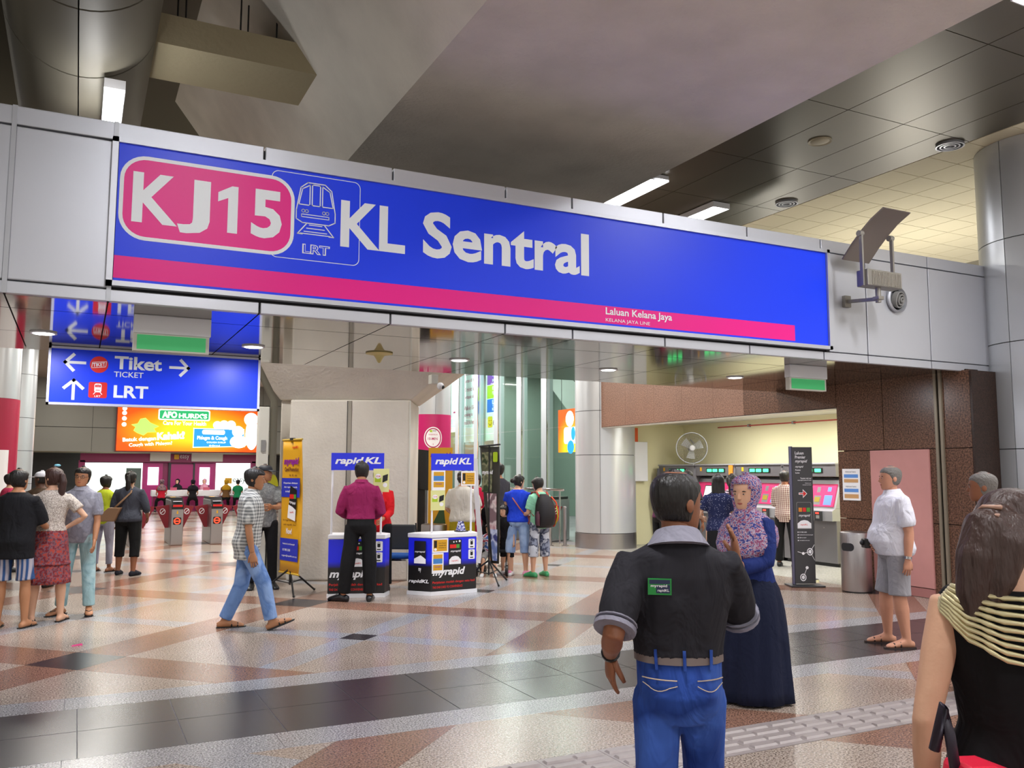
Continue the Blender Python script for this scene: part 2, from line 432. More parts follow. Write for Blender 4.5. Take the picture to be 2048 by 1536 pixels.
# big station sign on the fascia
sg = thing('station_sign', 'long blue station name sign with pink badge KJ15 on the silver fascia', 'sign', (4, FY, 3.7))
Fs = Face((0, FY, 0), (1, 0, 0)); Fs.o = Vector((-4, -.03, -3.7))   # local to the sign: u = world x
def sl(mb): return mb
obj('board', MB().box(.18-4, 7.82-4, -.03, .05, 3.13-3.7, 4.26-3.7), M['signblue'], sg)
fr = MB(); 
for a0, a1, b0, b1 in ((.13, 7.87, 4.245, 4.285), (.13, 7.87, 3.09, 3.13), (.13, .175, 3.09, 4.285), (7.825, 7.87, 3.09, 4.285)):
    fr.box(a0-4, a1-4, -.055, .03, b0-3.7, b1-3.7)
obj('frame', fr, M['panel'], sg)
pr('stripe', lambda m: Fs.rect(m, .18, 7.30, 3.155, 3.335, .001), M['signpink'], sg)
def bd(m):
    Fs.band(m, rr(.195, 1.57, 3.475, 4.165, .2), rr(.225, 1.54, 3.505, 4.135, .17), .003)
pr('badge_border', bd, M['signwhite'], sg)
pr('badge', lambda m: Fs.rrect(m, .225, 1.54, 3.505, 4.135, .17, .002), M['signpink'], sg)
def kj(m):
    Fs.text(m, 'K', .29, .63, 3.62, 4.03, .004, .03); Fs.text(m, 'J', .63, .88, 3.575, 4.03, .004, .03)
    Fs.poly(m, [(1.02, 3.62), (1.10, 3.62), (1.10, 4.02), (1.05, 4.02), (.94, 3.955), (.94, 3.875), (1.02, 3.915)], .004); Fs.text(m, '5', 1.21, 1.465, 3.61, 4.03, .004, .03)
pr('badge_lettering', kj, M['signwhite'], sg)
def tr(m):
    o_ = rr(1.37, 2.15, 3.46, 4.22, .06); Fs.band(m, o_, rr(1.376, 2.144, 3.466, 4.214, .055), .0012)
    w_ = .009
    Fs.line(m, [(1.585, 3.9), (1.62, 4.1), (1.68, 4.15), (1.83, 4.15), (1.89, 4.1), (1.925, 3.9), (1.925, 3.82), (1.87, 3.79), (1.64, 3.79), (1.585, 3.82)], w_, .003, True)
    Fs.line(m, [(1.605, 3.95), (1.635, 4.09), (1.70, 4.13), (1.70, 3.95)], w_, .003, True)
    Fs.line(m, [(1.72, 3.95), (1.72, 4.135), (1.79, 4.135), (1.79, 3.95)], w_, .003, True)
    Fs.line(m, [(1.81, 3.95), (1.81, 4.13), (1.875, 4.09), (1.905, 3.95)], w_, .003, True)
    for cx in (1.645, 1.675, 1.825, 1.855):
        Fs.line(m, [(cx+.014*math.cos(t), 3.895+.014*math.sin(t)) for t in [PI/4*i for i in range(8)]], .006, .003, True)
    Fs.line(m, [(1.63, 3.865), (1.87, 3.865), (1.87, 3.842), (1.63, 3.842)], .007, .003, True)
    Fs.line(m, [(1.68, 3.79), (1.60, 3.69), (1.64, 3.69)], w_, .003); Fs.line(m, [(1.83, 3.79), (1.915, 3.69), (1.875, 3.69)], w_, .003)
    for q in range(3):
        e = .02*q; Fs.line(m, [(1.70-e*1.1, 3.775-q*.03), (1.81+e*1.1, 3.775-q*.03)], .007, .003)
    Fs.line(m, [(1.625, 3.695), (1.885, 3.695)], .008, .003)
    Fs.text(m, 'LRT', 1.645, 1.885, 3.52, 3.605, .003, .05)
pr('train_emblem', tr, M['signwhite'], sg)
pr('train_letter_fill', lambda m: Fs.text(m, 'LRT', 1.657, 1.873, 3.528, 3.597, .0045, -.005), M['signblue'], sg)
pr('station_lettering', lambda m: (Fs.text(m, 'KL', 1.975, 2.575, 3.62, 4.04, .004, .025), Fs.text(m, 'Sentral', 2.745, 4.535, 3.615, 4.055, .004, .028)), M['signwhite'], sg)
pr('line_lettering', lambda m: (Fs.text(m, 'Laluan Kelana Jaya', 4.73, 5.56, 3.225, 3.32, .004, .018), Fs.text(m, 'KELANA JAYA LINE', 4.73, 5.275, 3.165, 3.21, .004)), M['signwhite'], sg)
# soffit downlights
d0 = None
dn = ['round downlight in the soffit, left of the hanging ticket sign', 'round downlight in the soffit above the hanging sign\'s right end', 'round downlight in the soffit above the right pop-up counter',
      'round downlight in the soffit above the silver column', 'round downlight in the soffit above the ticket machines']
for i, (x, y) in enumerate(DOWN):
    if not d0:
        d0 = thing('downlight', dn[0], 'light', (x, y, 2.97), 0, 'soffit downlights')
        obj('rim', MB().lathe([(.115, .005), (.12, -.012), (.10, -.014), (.09, 0)], n=28), M['white'], d0, smooth=True)
        obj('lens', MB().lathe([(.088, .0), (.086, -.016), (.03, -.02)], n=28), M['white_e'], d0, smooth=True)
    else: dup(d0, (x, y, 2.97), label=dn[i])
t = thing('smoke_detector', 'cream dome detector under the soffit near the concrete pillar', 'detector', (2.96, 9.24, 2.97))
obj('plate', MB().lathe([(.02, 0), (.15, -.002), (.15, -.012), (.05, -.03)], n=28), mat('cream', 'c9b97a', .5), t, smooth='auto')
obj('dome', MB().lathe([(.07, -.02), (.045, -.05), (.02, -.10), (.012, -.11)], n=16), mat('cream', 'c9b97a'), t, smooth='auto')
# hanging direction sign
hs = thing('hanging_sign', 'blue hanging sign pointing to Tiket and LRT below the soffit', 'sign', (.76, 10.3, 2.67))
H = Face((-.76, -.03, -2.67), (1, 0, 0))
obj('board', MB().box(-.30-.76, 1.83-.76, -.03, .05, 2.37-2.67, 2.945-2.67), M['signblue'], hs)
fr = MB()
for a0, a1, b0, b1 in ((-.325, 1.855, 2.94, 2.965), (-.325, 1.855, 2.345, 2.37), (-.325, -.30, 2.345, 2.965), (1.83, 1.855, 2.345, 2.965)): fr.box(a0-.76, a1-.76, -.045, .06, b0-2.67, b1-2.67)
obj('frame', fr, mat('sign_frame', 'c9cbe0', .4, .3), hs)
def arrow(F, m, cx, cy, s, ang, w=.03):
    c, q = math.cos(ang), math.sin(ang)
    T = lambda p: (cx+(p[0]*c-p[1]*q)*s, cy+(p[0]*q+p[1]*c)*s)
    F.line(m, [T((-1, 0)), T((.8, 0))], w, .002)
    F.line(m, [T((.15, .85)), T((.95, 0)), T((.15, -.85))], w*1.1, .0025)
def hg(m):
    arrow(H, m, -.075, 2.80, .095, PI); arrow(H, m, .975, 2.80, .095, 0); arrow(H, m, -.075, 2.515, .10, PI/2)
    H.text(m, 'Tiket', .31, .79, 2.75, 2.895, .003, .03); H.text(m, 'TICKET', .31, .605, 2.665, 2.725, .003, .01)
    H.text(m, 'LRT', .315, .66, 2.44, 2.575, .003, .03)
pr('lettering', hg, M['signwhite'], hs)
pr('ticket_roundel', lambda m: H.disc(m, .16, 2.79, .09, .002), M['redp'], hs)
pr('train_square', lambda m: H.rrect(m, .07, .25, 2.43, 2.60, .02, .002), M['redp'], hs)
def rd(m):
    H.text(m, 'TIKET', .10, .22, 2.77, 2.81, .004, .02, rot=.12); H.line(m, [(.09, 2.752), (.225, 2.768), (.232, 2.828), (.095, 2.812)], .005, .003, True)
    H.rrect(m, .125, .195, 2.49, 2.585, .02, .003); H.line(m, [(.135, 2.49), (.12, 2.47)], .008, .003); H.line(m, [(.185, 2.49), (.2, 2.47)], .008, .003)
    H.text(m, 'LRT', .13, .19, 2.438, 2.458, .004, .02)
pr('icon_print', rd, M['signwhite'], hs)
pr('train_windows', lambda m: (H.rect(m, .132, .15, 2.545, 2.57, .0036), H.rect(m, .153, .167, 2.545, 2.573, .0036), H.rect(m, .17, .188, 2.545, 2.57, .0036), H.rect(m, .14, .18, 2.51, 2.517, .0036)), M['redp'], hs)
# exit boxes
gm = mat('exit_green', '3fb26a', .5, emit=.25)
e0 = thing('exit_sign', 'green emergency exit box hanging before the blue ticket sign', 'sign', (.68, 7.9, 2.81), 0, 'emergency exit boxes')
obj('housing', MB().box(-.31, .31, -.05, .05, .0, .16), M['white'], e0, bevel=.008)
obj('lower_housing', MB().box(-.31, .30, -.035, .035, -.15, .0), M['offw'], e0, bevel=.004)
obj('green_face', MB().box(-.28, .27, -.04, .038, -.135, -.012), gm, e0)
dup(e0, (8.02, 7.9, 2.81), label='green emergency exit box hanging before the brown granite wall')
# ---------------------------------------------------------------- upper ceiling, concrete beam, duct
conc = mat('concrete', 'd6cfc4', .85, bump=.35, bscale=25, var=.10, vscale=1.3)
concd = mat('concrete_dark', 'a09a8e', .85, bump=.3, bscale=14, var=.12, vscale=1.0)
bmr = struct('ceiling_beam', MB().extr([(2.68, 5.3), (6.25, 5.3), (7.0, 6.3), (7.0, 7.4), (1.1, 7.4), (1.75, 6.55)], 'y', -8, 14), conc)
cm = mat('ceiling_metal', '5e5748', .36, .4, var=.05, vscale=.8)
cl = struct('ceiling', MB().box(6.2, 10.32, -8, 16, 6.04, 6.2), M['joint'])
cx_ = [6.2, 7.12, 8.10, 9.06, 9.75, 10.32]; cy_ = [-8, -5.6, -3.8, -2.0, -.2, 1.7, 3.5, 5.37, 7.17, 8.97, 10.6, 12.4, 14.2, 16]
for a, b in zip(cx_[:-1], cx_[1:]):
    for y0, y1 in zip(cy_[:-1], cy_[1:]):
        obj('ceiling_panel', MB().box(a+.006, b-.006, y0+.006, y1-.006, 6.0, 6.05), cm, cl)
tl = mat('ceiling_tile', 'd9cfb2', .8, bump=.1, bscale=60)
ct = struct('ceiling_tiled', MB().box(10.32, 19, -6, 24, 6.03, 6.2), mat('tile_gap', '8a836f', .8))
n = 0
for i in range(14):
    for j in range(30):
        x, y = 10.33+i*.6, 3+j*.6
        if y > 16 and i < 2: continue
        obj('ceiling_tile', MB().box(x+.006, x+.594, y+.006, y+.594, 6.0, 6.04), tl, ct); n += 1
        if n > 290: break
    if n > 290: break
struct('ceiling_left', MB().box(-9, 2, -8, 16, 7.4, 7.6), mat('ceiling_dark', '5d584c', .8))
# round cladded duct along the hall
dm = mat('duct_metal', '6c675a', .6, .15, var=.05, vscale=1.)
dr = sroot('ceiling_bulkhead')
for (y0, y1) in ((-6, -2.2), (-2.19, 1.3), (1.31, 4.8), (4.81, 7.55), (7.56, 8.9), (8.91, 14)):
    for (a0, a1) in ((-176, -91), (-90, -4)):
        pts = [(-.16+.68*math.cos(R(a)), 6.1+.72*math.sin(R(a))) for a in np.linspace(a0, a1, 14)]
        pin = [(-.16+.64*math.cos(R(a)), 6.1+.68*math.sin(R(a))) for a in np.linspace(a1, a0, 14)]
        obj('duct_panel', MB().extr(pts+pin, 'y', y0+.008, y1-.008), dm, dr, smooth='auto')
obj('duct_core', MB().extr([(-.16+.6*math.cos(R(a)), 6.1+.64*math.sin(R(a))) for a in np.linspace(0, 345, 24)], 'y', -6, 14), M['joint'], dr)
obj('duct_top', MB().box(-.8, .5, -6, 14, 6.1, 6.5), dm, dr)
struct('ceiling_side', MB().box(-9, -1.0, -8, 16, 5.6, 5.8), mat('ceiling_dark', '5d584c'))
tb = struct('ceiling_crossbeam', MB().box(.5, 2.3, 9.15, 10.05, 6.0, 6.32), mat('crossbeam', 'a89d80', .85, bump=.3, bscale=14))
for i, (x, y, h) in enumerate([(.72, 9.3, .5), (.80, 9.3, .9), (1.35, 9.25, .55), (1.45, 9.4, .45), (1.74, 9.3, .3), (1.88, 9.3, .9)]):
    obj('hanger_rod', MB().tube([(x, y, 6.3), (x, y, 6.3+h)], .009, 6), M['black'], tb, kind='structure')
# strip lamps
def lamp(x, y, z, ln, label, first=[]):
    if not first:
        t = thing('strip_lamp', label, 'lamp', (x, y, z), 0, 'fluorescent strip lamps')
        mb = MB(); mb.box(-.16, .16, -ln/2, ln/2, .03, .06)
        for s in (-1, 1): mb.box(s*.16, s*.17, -ln/2, ln/2, -.03, .06); mb.box(-.17, .17, s*ln/2, s*(ln/2+.012), -.03, .06)
        obj('housing', mb, M['white'], t)
        for s in (-.07, .07): obj('lamp_tube', MB().tube([(s, -ln/2+.04, 0), (s, ln/2-.04, 0)], .026, 8), M['white_e'], t)
        obj('reflector', MB().box(-.155, .155, -ln/2+.01, ln/2-.01, .02, .03), mat('lamp_glow', (1, 1, 1), emit=4.), t)
        first.append(t)
    else: dup(first[0], (x, y, z), label=label)
lamp(7.42, 10.70, 5.93, 1.3, 'lit strip lamp in the ceiling just over the sign, larger of the two above it')
lamp(9.10, 11.32, 5.93, 1.3, 'lit strip lamp in the ceiling above the sign\'s right part, smaller of the two')
lamp(7.52, 3.98, 5.93, 1.3, 'bright strip lamp in the metal ceiling at the top right corner')
lamp(.15, 9.45, 5.31, 1.35, 'bright strip lamp under the round duct at the left')
l0 = [o for o in COL.objects if o.name.startswith('strip_lamp') and o.location.x < .3 and o.location.y > 9][0]; l0.scale = (.55, 1, 1)
for i, (x, y) in enumerate(FRONT[1:]):
    lamp(x, y, 5.93, 1.3, 'strip lamp out of view in the concourse ceiling, '+['over the right of the camera', 'right above the camera', 'ahead of two others behind the camera', 'over the left of the camera', 'farthest back on the right', 'farthest left in front of the beam', 'farthest back on the left'][i])
for i, (x, y, lb) in enumerate([(9.3, 9.9, 'round ceiling air vent near the pale tiles, beside the strip lamp'), (9.42, 7.05, 'round ceiling air vent beside the large silver column')]):
    t = thing('ceiling_vent', lb, 'vent', (x+.75, y+.3, 5.99), 0, 'round ceiling vents')
    for r_ in (.17, .12, .07): obj('ring', MB().lathe([(r_, .01), (r_+.008, -.025), (r_-.012, -.028), (r_-.02, .01)], n=28), M['alu'], t, smooth='auto')
t = thing('ceiling_speaker', 'cream round speaker set flat in the dark metal ceiling', 'speaker', (8.55, 8.05, 5.995))
obj('grille', MB().lathe([(.02, -.012), (.10, -.012), (.12, 0), (.12, .01)], n=28), mat('cream2', 'b7ad93', .6), t, smooth='auto')
obj('rim', MB().lathe([(.12, .0), (.15, -.01), (.15, .01), (.12, .012)], n=28), mat('cream2', 'b7ad93'), t, smooth='auto')

# ---------------------------------------------------------------- concrete pillar with flared head
pl = thing('concrete_pillar', 'bare concrete pillar with flared head behind the soffit', 'pillar', (3.8, 13.2, 0), R(-26.0))
# local: -y faces the camera, half width .95
obj('shaft', MB().extr([(-.93, 0), (.93, 0), (.93, 2.76), (-.93, 2.76)], 'y', -.13, 1.2), conc, pl, bevel=.03)
obj('chamfer', MB().extr([(-1.12, 0), (-.90, 0), (-.90, 2.76), (-1.12, 2.76)], 'y', .06, 1.0), conc, pl, bevel=.02)
hd = MB(); hd.rings([[(-1.12, .0, 2.76), (.94, -.12, 2.76), (.94, 1.2, 2.76), (-1.12, 1.2, 2.76)],
                     [(-1.5, -.45, 3.35), (1.7, -.6, 3.35), (1.7, 1.5, 3.35), (-1.5, 1.5, 3.35)],
                     [(-2.3, -1.1, 5.25), (2.4, -1.2, 5.25), (2.4, 2, 5.25), (-2.3, 2, 5.25)]])
obj('flared_head', hd, conc, pl, bevel=.02)
obj('groove', MB().box(-.04, .02, -.145, -.12, 0, 2.74), concd, pl)
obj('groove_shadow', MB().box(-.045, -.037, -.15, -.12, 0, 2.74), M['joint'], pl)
obj('corner_trim', MB().box(.915, .935, -.14, -.11, 0, 2.75), M['offw'], pl)
t = thing('downpipe', 'grey pipe bending outward along the pillar\'s left edge', 'pipe', (2.62, 13.32, 0))
pp = mat('pipe_grey', '6f6c5e', .5)
obj('pipe', MB().tube([(.02, .05, 0), (.02, .05, 2.72), (-.38, -.25, 3.35), (-.8, -.6, 4.0)], .055, 10), pp, t, smooth='auto')
obj('casing', MB().box(-.2, -.05, .02, .2, 0, 2.62), M['offw'], t, bevel=.01)
obj('switch_box', MB().box(-.165, -.10, .0, .03, 1.95, 2.12), M['grey'], t)
t = thing('security_camera', 'small white dome camera on the pillar\'s flared head', 'camera', (4.72, 12.05, 2.98))
obj('bracket', MB().box(-.05, .06, -.02, .12, -.02, .12), M['offw'], t, bevel=.01)
obj('ball', MB().ell((.09, -.03, -.05), (.055, .055, .055)), M['white'], t, smooth=True)
obj('lens', MB().ell((.115, -.055, -.065), (.032, .032, .032)), M['black'], t, smooth=True)
t = thing('yellow_bracket_sign', 'yellow rounded sign jutting from the pillar beside the tall banner', 'sign', (2.52, 12.72, 1.4))
obj('sign_plate', MB().lathe([(.001, -.012), (.19, -.012), (.19, .012), (.001, .012)], n=28).xf(Matrix.Translation((0, 0, 0)) @ Matrix.Rotation(R(90), 4, 'X') @ Matrix.Diagonal((.42, 1.1, 1.8, 1))), mat('yellow_bright', 'c9c80e', .4), t, smooth='auto')
obj('hinge', MB().box(.04, .12, -.01, .01, -.03, .03), M['alu'], t)

# ---------------------------------------------------------------- round columns
def column(name, label, cx, cy, r, z1, seams, vs, m=None, base=True):
    t = thing(name, label, 'column', (cx, cy, 0))
    m = m or M['ppanel']
    obj('core', MB().lathe([(r-.02, 0), (r-.02, z1)], n=40), M['joint'], t)
    zs = [.33 if base else 0]+seams+[z1]
    for z0, z2 in zip(zs[:-1], zs[1:]):
        for a0, a1 in zip(vs, vs[1:]+[vs[0]+360]):
            k = max(3, int((a1-a0)/8)); g = .4
            an = [R(a0+g+(a1-a0-2*g)*i/k) for i in range(k+1)]
            lo = [(r*math.cos(a), r*math.sin(a)) for a in an]; li = [((r-.03)*math.cos(a), (r-.03)*math.sin(a)) for a in an[::-1]]
            obj('panel', MB().prism(lo+li, z0+.006, z2-.006), m, t, smooth='auto')
    if base: obj('kick_plate', MB().lathe([(r+.012, 0), (r+.012, .325), (r-.01, .33)], n=40), M['steel'], t, smooth='auto')
    return t
near = column('round_column', 'large silver clad column at the right end of the beam', 11.42, 6.92, .80, 6.0, [1.96, 3.33, 4.68], [-4, 86, 176, 229])
far = column('round_column', 'silver column with steel base beside the brown lintel', 10.62, 16.55, .67, 5.4, [2.03, 3.0], [20, 110, 165, 228])
col3 = column('round_column', 'silver column wrapped with a pink clock poster behind the pillar', 7.33, 18.9, .46, 5.4, [2.94, 4.2], [-10, 80, 170, 262])
col4 = column('round_column', 'silver column with red wrap at the left picture edge', -1.69, 19.85, .60, 5.4, [1.9, 3.05], [0, 90, 180, 270])
col5 = column('round_column', 'plain pale column second from the left picture edge', -1.61, 27.6, .50, 5.4, [1.3, 2.2, 3.1, 4.3], [0, 90, 180, 285])
# wraps as curved sheets
def wrap(par, name, r, a0, a1, z0, z1, m, label=None):
    k = 18; an = [R(a0+(a1-a0)*i/k) for i in range(k+1)]
    return obj(name, MB().prism([(r*math.cos(a), r*math.sin(a)) for a in an]+[((r-.01)*math.cos(a), (r-.01)*math.sin(a)) for a in an[::-1]], z0, z1), m, par, smooth='auto')
w1 = tag(wrap(None, 'pink_poster', .475, 150, 330, 1.85, 2.96, M['pinkp']), 'pink clock poster wrapped round the column behind the pillar', 'poster'); w1.location = (7.33, 18.9, 0)
w2 = tag(wrap(None, 'red_poster', .615, 230, 380, 1.0, 3.05, mat('wine_print', 'a50f3c', .4)), 'dark red poster wrapped on the leftmost column', 'poster'); w2.location = (-1.69, 19.85, 0)
obj('white_panel', MB().prism([(.62*math.cos(R(a)), .62*math.sin(R(a))) for a in (290, 298, 306, 314, 322)]+[(.60*math.cos(R(a)), .60*math.sin(R(a))) for a in (322, 306, 290)], 1.0, 2.05), M['paper'], w2)
def curved(par, r, ac, fn, mt, name):
    """print bent round a column: x -> angle about ac"""
    F = Face((0, 0, 0), (1, 0, 0)); mb = MB(); fn(F, mb)
    bm = bmesh.new(); vs_ = [bm.verts.new(p) for p in mb.v]
    for q in mb.f: bm.faces.new([vs_[i] for i in q])
    for i in range(-16, 17): bmesh.ops.bisect_plane(bm, geom=bm.verts[:]+bm.edges[:]+bm.faces[:], plane_co=(i*.03+.001, 0, 0), plane_no=(1, 0, 0))
    bm.verts.index_update(); mb.v = [tuple(q.co) for q in bm.verts]; mb.f = [tuple(q.index for q in p.verts) for p in bm.faces]; mb.m = [0]*len(mb.f); bm.free()
    out = MB()
    for (x, y, z) in mb.v:
        a = R(ac)+x/r; rr_ = r+.003-y; out.v.append((rr_*math.cos(a), rr_*math.sin(a), z))
    out.f = mb.f; out.m = mb.m
    return obj(name, out, mt, par, fix=False)
def clock(F, m):
    F.band(m, [(.21*math.cos(t), 2.42+.25*math.sin(t)) for t in np.linspace(0, 2*PI, 40)[:-1]], [(.19*math.cos(t), 2.42+.225*math.sin(t)) for t in np.linspace(0, 2*PI, 40)[:-1]], .002)
    F.disc(m, 0, 2.42, .165, .002, 32, .20)
    arrow(F, m, -.20, 1.975, .045, PI/4, .018)
    F.text(m, 'Platform', -.11, .22, 1.94, 2.02, .003, .03)
curved(w1, .475, 256, clock, M['paper'], 'clock_print')
curved(w1, .475, 256, lambda F, m: (F.text(m, '10-MIN', -.12, .10, 2.37, 2.43, .004, .01), F.text(m, 'PERBANKAN', -.10, .10, 2.48, 2.51, .004), F.line(m, [(0, 2.26), (0, 2.29)], .008, .004)), M['pinkp'], 'clock_lettering')
curved(w1, .475, 256, lambda F, m: (F.rect(m, -.08, -.02, 2.55, 2.60, .004)), M['lime'], 'logo_square')
curved(w1, .475, 256, lambda F, m: (F.text(m, 'easy', -.01, .07, 2.55, 2.60, .004)), M['black'], 'logo_lettering')
# red poster with steel frame on the near column
fp = thing('framed_poster', 'red poster in a steel frame on the large right column', 'poster', (11.42, 6.92, 0))
wrap(fp, 'frame', .84, 216, 290, 2.02, 3.30, mat('worn_steel', '9c9484', .35, .9))
wrap(fp, 'print', .848, 227, 290, 2.12, 3.20, M['redp'])
curved(fp, .85, 227, lambda F, m: (F.text(m, 'S', .07, .16, 2.97, 3.07, .003, .03), F.text(m, 'TIKET', .08, .30, 2.84, 2.875, .003, .02), F.text(m, 'LRT', .09, .30, 2.68, 2.75, .003, .02)), M['paper'], 'lettering')
nb = thing('notice_board', 'white notice board with dark green panel beside the large column', 'board', (10.33, 5.35, 1.28), R(-30))
obj('board', MB().box(0, .6, 0, .03, -.3, .30), M['white'], nb, bevel=.005)
obj('green_panel', MB().box(.11, .55, -.004, .01, .0, .25), mat('deep_green', '12352b', .4), nb)
obj('lettering', (lambda m: (Face((0, -.006, 0), (1, 0, 0)).text(m, 'EXIT', .15, .35, .08, .12, .002, .02), m)[1])(MB()), M['paper'], nb, fix=False)
obj('post', MB().box(.28, .33, .0, .03, -1.28, -.3), M['alu'], nb)

# ---------------------------------------------------------------- right wall, brown granite slabs
GBr = granite('granite_brown', ('3a261e', '5f4233', '86634f'), scale=45, rough=.28, vs=2.)
GBl = granite('granite_brown_light', ('6a4a3c', '84604e', 'a07c68'), scale=45, rough=.35, vs=2.)
wr = struct('wall_right', MB().box(10.26, 10.5, 7.35, 9.40, 0, 3.0).box(10.26, 10.5, 9.4, 16.1, 2.66, 3.02).box(10.27, 10.5, 10.75, 16.1, 2.96, 5.4), M['joint'])
for (y0, y1) in ((7.78, 8.62), (8.63, 9.46)):
    for (z0, z1) in ((0, .98), (.99, 1.97), (1.98, 2.98)):
        obj('stone_slab', MB().box(10.2, 10.27, y0, y1, z0, z1), GBr, wr, kind='structure')
for (z0, z1) in ((0, .98), (.99, 1.97), (1.98, 2.98)):
    obj('stone_slab', MB().box(10.2, 10.27, 7.27, 7.66, z0, z1), GBr, wr, kind='structure')
obj('return_slab', MB().box(10.2, 11.3, 7.235, 7.265, 0, 2.97), granite('granite_brown_dark', ('1d120e', '30201a', '443027'), scale=70, rough=.3), wr, kind='structure')
ys = [9.47, 10.1, 10.75, 11.5, 12.3, 13.2, 14.1, 15.1, 16.1]
for a, b in zip(ys[:-1], ys[1:]): obj('lintel_slab', MB().box(10.2, 10.27, a, b-.004, 2.62, 2.969 if a < 10.7 else 4.1), GBl if a > 11 else GBr, wr, kind='structure')
obj('lintel_soffit', MB().box(10.2, 10.5, 9.47, 16.1, 2.615, 2.63), M['offw'], wr, kind='structure')
for y in (7.68, 7.755): obj('groove_trim', MB().box(10.17, 10.2, y-.02, y+.02, 0, 2.97), mat('trim_bronze', '8b8171', .4, .4), wr, kind='structure')
d1 = thing('wall_hatch', 'plain dusty pink access door flush in the brown granite wall', 'door', (10.19, 8.37, 0))
obj('leaf', MB().box(-.02, .03, -.48, .48, .13, 1.97), mat('dusty_pink', 'c48a86', .55, var=.03), d1, bevel=.004)
obj('kick_panel', MB().box(-.018, .03, -.48, .48, .005, .12), mat('dusty_pink2', 'a8706c', .6), d1)
nt_ = thing('paper_notice', 'pair of white notices with blue and orange bars on brown granite', 'notice', (10.19, 9.22, 1.48))
N_ = Face((0, .16, -.23), (0, -1, 0))
obj('sheet', MB().box(-.004, .006, -.16, .16, -.23, .23), M['paper'], nt_)
pr('blue_bar', lambda m: (N_.rect(m, .03, .29, .33, .38, .006), N_.rect(m, .03, .29, .12, .17, .006)), mat('bar_blue', '5a8fd8', .5), nt_)
pr('orange_bar', lambda m: (N_.rect(m, .03, .29, .26, .31, .006), N_.rect(m, .03, .29, .03, .09, .006)), mat('bar_tan', 'c99a66', .5), nt_)
pr('small_print', lambda m: (N_.text(m, 'PERHATIAN', .06, .25, .405, .425, .006), N_.text(m, 'PERHATIAN', .06, .25, .19, .21, .006)), M['dark'], nt_)
# ---------------------------------------------------------------- machine recess
yw = mat('cream_wall', 'e3ddb4', .7)
struct('wall_recess_back', MB().box(12.95, 13.1, 9.2, 16.9, 0, 3.0), yw)
struct('wall_recess_left', MB().box(10.5, 13.0, 16.72, 16.9, 0, 3.0), yw)
struct('wall_recess_side', MB().box(10.5, 13.0, 9.2, 9.40, 0, 3.0), yw)
struct('ceiling_recess', MB().box(10.27, 13.0, 9.3, 16.9, 2.78, 2.9), M['offw'])
rl = None
for y, lb in ((10.1, 'lit lamp under the recess ceiling, nearest the granite jamb'), (11.9, 'lit lamp under the recess ceiling, middle of three'), (13.9, 'lit lamp under the recess ceiling, above the wall fan')):
    if rl is None:
        rl = thing('tube_lamp', lb, 'lamp', (11.1, y, 2.74), 0, 'lamps over the ticket machines')
        obj('housing', MB().box(-.06, .06, -.62, .62, .0, .04), M['white'], rl); obj('lamp_tube', MB().tube([(0, -.58, -.02), (0, .58, -.02)], .025, 8), M['white_e'], rl)
        obj('diffuser', MB().box(-.05, .05, -.60, .60, -.012, .0), mat('lamp_glow', (1, 1, 1)), rl)
    else: dup(rl, (11.1, y, 2.74), label=lb)
t = thing('sprinkler_pipe', 'thin red pipe along the top of the cream wall', 'pipe', (12.9, 13.5, 2.66))
obj('pipe', MB().tube([(0, -4.2, 0), (0, 1.9, 0)], .014, 6), mat('pipe_red', 'a8372c', .5), t)
for y in (-3, -1.6, -.4, .9): obj('clip', MB().box(-.02, .05, y-.02, y+.02, -.03, .03), M['grey'], t)
# wall fan
fn = thing('wall_fan', 'grey caged fan mounted high in the corner of the cream walls', 'fan', (12.35, 15.65, 2.2), R(-32))
for k_ in range(9):
    r_ = .03+k_*.036; z_ = -.09*math.cos(r_/.35*PI/2)
    obj('cage_ring', MB().tube([(r_*math.cos(a), z_-.03, r_*math.sin(a)) for a in [2*PI*i/24 for i in range(25)]], .0035, 4), M['grey'], fn)
obj('cage_wires', (lambda mb: [mb.tube([(math.cos(a)*q*.34, -.03-.09*math.cos(q*PI/2), math.sin(a)*q*.34) for q in (.1, .5, .8, 1)], .0025, 3) for a in [2*PI*i/36 for i in range(36)]] and mb)(MB()), M['grey'], fn, kind='stuff')
obj('rim', MB().tube([(.345*math.cos(a), 0, .345*math.sin(a)) for a in [2*PI*i/28 for i in range(29)]], .012, 6), M['alu'], fn)
obj('hub', MB().ell((0, -.12, 0), (.065, .025, .065)), M['white'], fn, smooth=True)
for a in range(3):
    c_, s_ = math.cos(a*2.094+.4), math.sin(a*2.094+.4)
    obj('blade', MB().rings([[(c_*r_-s_*w_, -.04+h_, s_*r_+c_*w_) for w_, h_ in ((-.05-.3*(r_-.05), -.02), (.05+.25*(r_-.05), .02), (.05+.25*(r_-.05), .024), (-.05-.3*(r_-.05), -.016))] for r_ in (.04, .14, .24)]), mat('fan_blade', 'c9cac6', .4), fn)
obj('motor', MB().lathe([(.02, 0), (.07, .01), (.08, .12), (.03, .16)], n=16).xf(Matrix.Rotation(R(-90), 4, 'X')), M['grey'], fn, smooth='auto')
obj('bracket', MB().tube([(0, .12, -.02), (.06, .3, -.05), (.08, .34, .12), (.02, .42, .2)], .02, 6), M['grey'], fn)
